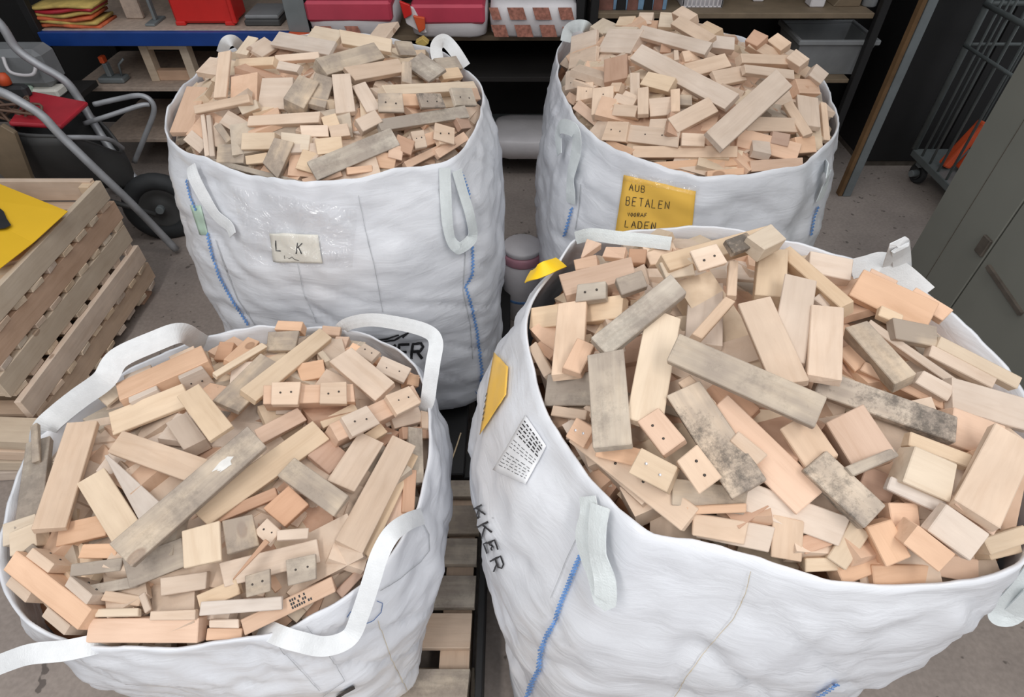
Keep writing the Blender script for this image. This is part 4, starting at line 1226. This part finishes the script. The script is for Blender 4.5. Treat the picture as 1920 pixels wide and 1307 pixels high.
# wrapped packs in the middle
zs = V(1000, 66, YR).z
def pack(px0, px1, Y0, Y1, z0, z1, label, body, topm=None, prints=None):
    x0, x1 = on(px0, px1, Y0, z0); t = empty('wrapped_pack', ((x0+x1)/2, (Y0+Y1)/2, z0), label, 'pack', 'wrapped packs on the middle rack')
    n, m = 14, 8; v = []; f = []
    def sup(a): return math.copysign(abs(math.sin(a))**.35, math.sin(a)), math.copysign(abs(math.cos(a))**.35, math.cos(a))
    for j in range(m+1):
        b = -math.pi/2+math.pi*j/m; sz, cz = sup(b)
        for i in range(28):
            a = 2*math.pi*i/28; sa, ca = sup(a)
            p = Vector((ca*cz*(x1-x0)/2, sa*cz*(Y1-Y0)/2, (sz+1)/2*(z1-z0)))
            p += Vector((0, .008, .005))*noise.noise(p*16+Vector((px0, 0, 0))); v.append(p)
    for j in range(m):
        for i in range(28): f.append((j*28+i, j*28+(i+1) % 28, (j+1)*28+(i+1) % 28, (j+1)*28+i))
    link('pack_body', tomesh(v, f, True), M[body], t)
    if topm: box('red_sleeve', (x0+.012, x1-.012, Y0-.008, Y1+.004, z0+(z1-z0)*.5, z1+.012), M[topm], t, .012)
    for (u0, u1, w0, w1) in prints or ():
        mb = MB(); sk = .018; X = lambda u: (x0+(x1-x0)*u)-t.location.x; Z = lambda w: (z1-z0)*w; yf_ = Y0-(Y0+Y1)/2-.013
        mb.v = [Vector((X(u0)+sk/2, yf_, Z(w0))), Vector((X(u1)+sk/2, yf_, Z(w0))), Vector((X(u1)-sk/2, yf_, Z(w1))), Vector((X(u0)-sk/2, yf_, Z(w1)))]; mb.f = [(0, 1, 2, 3)]
        link('printed_picture', tomesh(mb.v, mb.f), M['photo'], t)
    return t
pack(580, 745, 3.24, 3.6, zs+.0, zs+.16, 'crumpled white and red pack right of the orange clamp', 'white_plastic', 'pink_film', [(.12, .3, .1, .4), (.45, .6, .1, .4)])
pack(770, 915, 3.22, 3.6, zs, zs+.15, 'white plastic-wrapped pack with red sleeve in the middle', 'white_plastic', 'pink_film')
pack(918, 1082, 3.22, 3.6, zs, zs+.17, 'white pack printed with rows of small food pictures', 'white_plastic', None,
  [(.04, .2, .12, .45), (.3, .48, .12, .45), (.58, .75, .12, .45), (.84, .95, .12, .4), (.02, .12, .58, .9), (.22, .4, .58, .9), (.5, .68, .58, .9), (.78, .93, .58, .9)])
# crumpled orange and white wrapper hanging from the shelf
t = empty('hanging_wrapper', V(785, 40, 3.2), 'crumpled orange and white wrapper hanging between the packs', 'wrapper')
def wedge(nm, pts, mat, par, org, th=.02):
    n = len(pts); v = [p-org for p in pts]+[p-org+Vector((0, th, 0)) for p in pts]
    f = [tuple(range(n)), tuple(range(2*n-1, n-1, -1))]+[(i, i+n, (i+1) % n+n, (i+1) % n) for i in range(n)]
    me = tomesh(v, f); bm = bmesh.new(); bm.from_mesh(me); bmesh.ops.recalc_face_normals(bm, faces=bm.faces[:]); bmesh.ops.bevel(bm, geom=bm.edges[:], offset=.003, segments=1, affect='EDGES'); bm.to_mesh(me); bm.free()
    return link(nm, me, M[mat], par)
wedge('white_sheet', [V(752, 8, 3.2), V(775, 15, 3.2), V(800, 62, 3.2), V(790, 62, 3.2), V(762, 45, 3.2)], 'white_plastic', t, t.location)
wedge('orange_panel', [V(774, 30, 3.18), V(796, 34, 3.18), V(797, 55, 3.18), V(786, 62, 3.18)], 'orange', t, t.location)
wedge('red_panel', [V(748, 2, 3.18), V(768, 10, 3.18), V(772, 28, 3.18), V(758, 36, 3.18)], 'red', t, t.location)
o = wedge('yellow_item', [V(778, 80, 3.1), V(792, 72, 3.1), V(804, 82, 3.1), V(790, 92, 3.1)], 'sack_yellow', None, V(790, 92, 3.1), .05); o.location = V(790, 92, 3.1); tag(o, 'small yellow rag behind the back left heap', 'item')  # unidentified small yellow item, made as a flat wedge
# low white wrapped bundle between the back bags
zl = V(990, 292, YR).z
t = pack(925, 1065, 3.22, 3.6, zl, zl+.13, 'white film-wrapped bundle on the lowest shelf between back bags', 'white_plastic')
x = on(945, 1012, 2.25, .1)
t = empty('film_roll', (V(978, 520, 2.1).x, 2.05, 0), 'silvery film bundle with painted pink reflection standing between the back bags', 'film bundle')
for nm, r_, z0_, z1_, m_ in (('film_body', .085, 0, .29, 'white_plastic'), ('pink_reflection', .0865, .29, .335, 'pale_pink'), ('film_top', .083, .335, .36, 'white_plastic'), ('blue_band', .0865, .10, .12, 'blue_thread')):  # the pink ring is a reflection painted onto the silvery film
    v, f = lathe([(.0001, z0_), (r_*.95, z0_), (r_, z0_+.006), (r_*.98, (z0_+z1_)/2), (r_, z1_-.006), (r_*.9, z1_), (.0001, z1_)], 22); link(nm, tomesh(v, f, True), M[m_], t)
# picture box, basket, small things, tub on the right rack
x0, x1 = on(1122, 1250, 3.34, zr1); t = empty('picture_box', ((x0+x1)/2, 3.4, zr1), 'tall box with blue and brown printed front behind back right heap', 'box')
box('box_body', (x0, x1, 3.36, 3.46, zr1, zr1+.3), M['jeans'], t, .004)
for i, (u, w, mt) in enumerate(((.0, .22, 'brown_print'), (.26, .14, 'black_steel'), (.42, .16, 'brown_print'), (.66, .13, 'black_steel'), (.80, .14, 'brown_print'))):
    X = x0+(x1-x0)*u; wedge('printed_strip', [Vector((X, 3.357, zr1+.002)), Vector((X+(x1-x0)*w, 3.357, zr1+.002)), Vector((X+(x1-x0)*w*.8, 3.357, zr1+.28)), Vector((X+(x1-x0)*w*.2, 3.357, zr1+.28))], mt, t, t.location, .002)
x0, x1 = on(1280, 1352, 3.40, zr1); t = empty('plastic_basket', ((x0+x1)/2, 3.47, zr1), 'white slotted plastic basket on the brown shelf', 'basket')
box('basket_floor', (x0, x1, 3.40, 3.56, zr1, zr1+.008), M['white_plastic'], t, .002)
for i in range(10): X = x0+(x1-x0)*i/9; box('slat', (X-.004, X+.004, 3.40, 3.407, zr1, zr1+.09), M['white_plastic'], t, .001)
for y in (3.398, 3.553): box('rim_strip', (x0-.005, x1+.005, y, y+.009, zr1+.085, zr1+.1), M['white_plastic'], t, .002)
for xx in (x0-.005, x1-.004): box('end_wall', (xx, xx+.009, 3.40, 3.56, zr1, zr1+.095), M['white_plastic'], t, .002)
box('rear_wall', (x0, x1, 3.555, 3.562, zr1, zr1+.09), M['white_plastic'], t, .002)
for px0, px1, Yd, h, mt, nm, lab in ((1412, 1432, 3.5, .03, 'white_plastic', 'white_dish', 'small white plastic lid in the middle of the brown shelf'), (1518, 1545, 3.40, .05, 'white_plastic', 'junction_box', 'white and grey box on the brown shelf'),  # the small white piece is a plastic lid made from two boxes
    (1562, 1612, 3.42, .045, 'brown_board', 'wooden_wedge', 'light brown wooden wedge at right end of brown shelf'), (1620, 1648, 3.40, .09, 'grey_plastic', 'plastic_bottle', 'pale grey bottle at right end of brown shelf')):
    x0, x1 = on(px0, px1, Yd, zr1); w = x1-x0
    t = empty(nm, ((x0+x1)/2, Yd+.04, zr1), lab, nm.split('_')[1])
    if nm == 'plastic_bottle':
        v, f = lathe([(.0001, 0), (.034, 0), (.037, .005), (.037, .08), (.03, .10), (.012, .115), (.012, .13), (.0001, .13)], 18); link('bottle_body', tomesh(v, f, True), M[mt], t)
        v, f = lathe([(.0001, .148), (.014, .148), (.014, .128), (.0001, .128)], 14); link('bottle_cap', tomesh(v, f), M['white_plastic'], t)
    elif nm == 'wooden_wedge':
        wedge('wedge_body', [Vector((x0, Yd, zr1)), Vector((x1, Yd, zr1)), Vector((x1, Yd, zr1+h)), Vector((x0+w*.3, Yd, zr1+h*1.5))], mt, t, t.location, .1)
    else:
        box('box_base', (x0, x1, Yd, Yd+.08, zr1, zr1+h), M[mt], t, .006); box('box_top', (x0+w*.2, x1-w*.1, Yd+.03, Yd+.08, zr1+h, zr1+h*2.4), M['tray' if h > .04 else mt], t, .004)
x0, x1 = on(1478, 1620, 3.36, zr2); t = empty('plastic_tub', ((x0+x1)/2, 3.5, zr2), 'grey plastic tub on the shelf right of back right heap', 'tub')
def frustum(nm, b0, b1, z0, z1, mat, par, wall=.01):
    (ax0, ax1, ay0, ay1), (cx0, cx1, cy0, cy1) = b0, b1; o_ = par.location; mb = MB()
    lo = [(ax0, ay0, z0), (ax1, ay0, z0), (ax1, ay1, z0), (ax0, ay1, z0)]; hi = [(cx0, cy0, z1), (cx1, cy0, z1), (cx1, cy1, z1), (cx0, cy1, z1)]
    ins = lambda q, k: [(x+(wall if i in (0, 3) else -wall), y+(wall if i < 2 else -wall), z+k) for i, (x, y, z) in enumerate(q)]
    mb.v = [Vector(p)-o_ for p in lo+hi+ins(hi, 0)+ins(lo, wall)]
    for i in range(4):
        j = (i+1) % 4; mb.f += [(i, j, 4+j, 4+i), (4+i, 4+j, 8+j, 8+i), (8+i, 8+j, 12+j, 12+i)]
    mb.f += [(3, 2, 1, 0), (12, 13, 14, 15)]
    return mb.build(nm, M[mat], par, .002)
frustum('tub_body', (x0+.03, x1-.05, 3.38, 3.62), (x0, x1-.012, 3.34, 3.66), zr2, zr2+.175, 'grey_plastic', t)
for y in (3.325, 3.655): box('tub_rim', (x0-.012, x1, y, y+.02, zr2+.165, zr2+.19), M['grey_plastic'], t, .004)
for xx in (x0-.012, x1-.02): box('tub_rim', (xx, xx+.02, 3.34, 3.66, zr2+.165, zr2+.19), M['grey_plastic'], t, .004)

# ------------------------------------------------------------------ left clutter
p0 = V(45, 120, 3.1)
t = empty('grey_canister', (p0.x-.05, 3.1, p0.z-.12), 'pale grey canister with green cap behind wheelbarrow handle', 'canister')
box('canister_body', (p0.x-.25, p0.x+.13, 3.04, 3.2, p0.z-.10, p0.z+.08), M['grey_plastic'], t, .03)
box('green_cap', (p0.x-.03, p0.x+.02, 3.02, 3.06, p0.z-.12, p0.z-.085), M['green'], t, .008)
box('cream_base', (p0.x+.0, p0.x+.14, 3.03, 3.12, p0.z-.145, p0.z-.10), M['cream'], t, .01)
MB().tube(catmull([Vector((p0.x-.02, 3.02, p0.z+.06))-t.location, Vector((p0.x+.0, 2.99, p0.z+.0))-t.location, Vector((p0.x+.1, 2.99, p0.z-.01))-t.location, Vector((p0.x+.12, 3.03, p0.z+.04))-t.location], 5), .008, 8).build('carry_handle', M['white_plastic'], t, smooth=True)
# bench carrying the canister
zbn = p0.z-.146; t = empty('side_bench', (p0.x-.25, 3.15, 0), 'dark side bench under the pale grey canister', 'bench')
box('bench_top', (p0.x-.55, p0.x+.2, 2.98, 3.28, zbn-.03, zbn), M['dark_panel'], t, .003)
for xx in (p0.x-.53, p0.x+.15): box('leg', (xx, xx+.04, 3.05, 3.09, 0, zbn-.03), M['black_steel'], t, .003)
q0 = V(12, 158, 2.75); t = empty('hand_tool', (q0.x, q0.y, q0.z-.05), 'dark hand tool with orange knob at left picture edge', 'tool')
v, f = lathe([(.0001, .10), (.02, .095), (.026, .075), (.024, .05), (.012, .045), (.0001, .045)], 16); link('orange_knob', tomesh(v, f, True), M['orange'], t)
box('tool_body', (q0.x-.14, q0.x+.08, q0.y-.02, q0.y+.03, q0.z-.06, q0.z-.005), M['rubber'], t, .012)
cb = MB(); rc = random.Random(4); ctr = V(25, 205, 2.6)
pts = [ctr+Vector((.13*math.cos(a*1.9)+rc.uniform(-.03, .03), rc.uniform(-.06, .06), .06*math.sin(a*2.7)+rc.uniform(-.01, .01))) for a in range(16)]
o = MB().tube([p-ctr for p in catmull(pts, 6)], .006, 8).build('tangled_cable', M['cable'], None, smooth=True, loc=ctr); tag(o, 'tangle of brown cable beside the red panel', 'cable')
o = wedge('dark_plank', [V(0, 235, 2.35), V(26, 250, 2.35), V(62, 345, 2.35), V(20, 345, 2.35), V(-30, 300, 2.35)], 'brown_board', None, V(20, 345, 2.35), .025); o.location = V(20, 345, 2.35)
tag(o, 'brown plank leaning behind the stacked pallets at left edge', 'plank')

# ------------------------------------------------------------------ right: post, roll cage, steel cabinet
pb_ = U(1575, 368, 0); t = empty('angle_post', (pb_.x, pb_.y, 0), 'tall steel angle post with rusty brown and grey faces', 'post')
box('rusty_face', (pb_.x-.010, pb_.x+.012, pb_.y, pb_.y+.04, 0, 1.7), M['rust'], t, .003)
box('galvanised_face', (pb_.x+.014, pb_.x+.058, pb_.y-.005, pb_.y+.04, 0, 1.7), M['galv'], t, .003)
cu = U(1650, 312, 0); t = empty('dark_cupboard', (cu.x+.28, cu.y+.22, 0), 'tall black cupboard between the angle post and roll cage', 'cupboard')
box('cupboard_body', (cu.x-.12, cu.x+.75, cu.y+.012, cu.y+.5, .03, 2.0), M['black_steel'], t, .004)
for i_ in range(2): box('cupboard_door', (cu.x-.115+i_*.433, cu.x+.313+i_*.433, cu.y, cu.y+.014, .035, 1.99), M['black_steel'], t, .003)
box('cupboard_plinth', (cu.x-.12, cu.x+.75, cu.y+.01, cu.y+.48, 0, .03), M['cabinet_dark'], t, 0)
def Wx(px, py, X):
    d = ray(px, py); return O+d*(X/d.x)
p = U(1688, 332, 0); cx0, cy1 = p.x, p.y; cy0 = cy1-.62
t = empty('roll_cage', (cx0+.35, cy1-.3, 0), 'grey wire roll cage trolley at the right behind the cabinet', 'roll cage')
box('cage_base', (cx0-.01, cx0+.7, cy0, cy1, .14, .18), M['cage'], t, .004)
def bar(nm, a_, b_, r): MB().tube([Vector(a_)-t.location, Vector(b_)-t.location], r, 8).build(nm, M['cage'], t, smooth=True)
for i in range(8):
    y = cy1-.62*i/7; bar('frame_post' if i in (0, 7) else 'wire_bar', (cx0, y, .18), (cx0, y, 1.7), .017 if i in (0, 7) else .0065)
for i in range(1, 8): bar('frame_post' if i == 7 else 'wire_bar', (cx0+.1*i, cy1, .18), (cx0+.1*i, cy1, 1.7), .017 if i == 7 else .0065)
for px_, py_, r in ((1845, 105, .009), (1885, 25, .013)):
    zz = Wx(px_, py_, cx0).z; bar('cross_rail', (cx0-.012, cy0, zz), (cx0-.012, cy1, zz), r); bar('cross_rail', (cx0, cy1+.012, zz), (cx0+.7, cy1+.012, zz), r)
for xx, yy_ in ((cx0+.05, cy1-.06), (cx0+.64, cy1-.06), (cx0+.05, cy0+.06)):
    wheel(t, (xx, yy_, .06), (1, .2, 0), .045, .016, t.location, ('caster_tyre', 'caster_rim', 'caster_hub'))
    box('caster_fork', (xx-.03, xx+.03, yy_-.02, yy_+.02, .10, .14), M['galv'], t, .003)
for i, (dx, dy) in enumerate(((.05, -.22), (.12, -.26), (.2, -.28))):
    o = MB(); T_ = Matrix.Rotation(.35, 4, 'Y'); o.box(-.024, .024, -.03, .03, 0, .26, T_)
    o = o.build('orange_roll', M['orange'], None, .01, seg=2, loc=(cx0+dx, cy1+dy, .19))
    tag(o, ['leftmost', 'middle', 'rightmost'][i]+' orange plastic stick lying in the roll cage', 'plastic stick', 'orange sticks in the roll cage')
K0 = U(1632, 600, 0); CXX = K0.x
_Wx = Wx
def Wx(px, py): return _Wx(px, py, CXX)
t = empty('steel_cabinet', (CXX+.3, 1.2, 0), 'large grey-green steel cabinet along the right side', 'cabinet')
box('cabinet_body', (CXX+.02, CXX+.6, .3, K0.y, .05, 2.0), M['cabinet'], t, .004)
box('plinth', (CXX+.05, CXX+.6, .32, K0.y-.03, 0, .05), M['cabinet_dark'], t, 0)
ya = Wx(1850, 478).y; yfold = Wx(1820, 387).y
box('cabinet_door', (CXX, CXX+.02, ya+.003, K0.y-.004, .06, 1.99), M['cabinet'], t, .003)
box('cabinet_door', (CXX, CXX+.02, .32, ya-.003, .06, 1.99), M['cabinet'], t, .003)
box('door_fold', (CXX-.0015, CXX+.004, yfold-.001, yfold+.001, .06, 1.99), M['cabinet_dark'], t, 0)
h0 = Wx(1848, 465)
box('hinge', (CXX-.010, CXX+.002, h0.y-.012, h0.y+.03, h0.z-.03, h0.z+.035), M['cabinet_dark'], t, .003)
h1 = Wx(1925, 580)
L1 = (Wx(1925, 580)-Wx(1862, 490)); mb = MB(); c0 = Wx(1862, 490)-t.location
for dz in (0,): mb.tube([c0+Vector((-.004, 0, -.02)), c0+L1+Vector((-.004, 0, -.02))], .010, 4)
mb.build('latch_bar', M['cabinet_dark'], t)
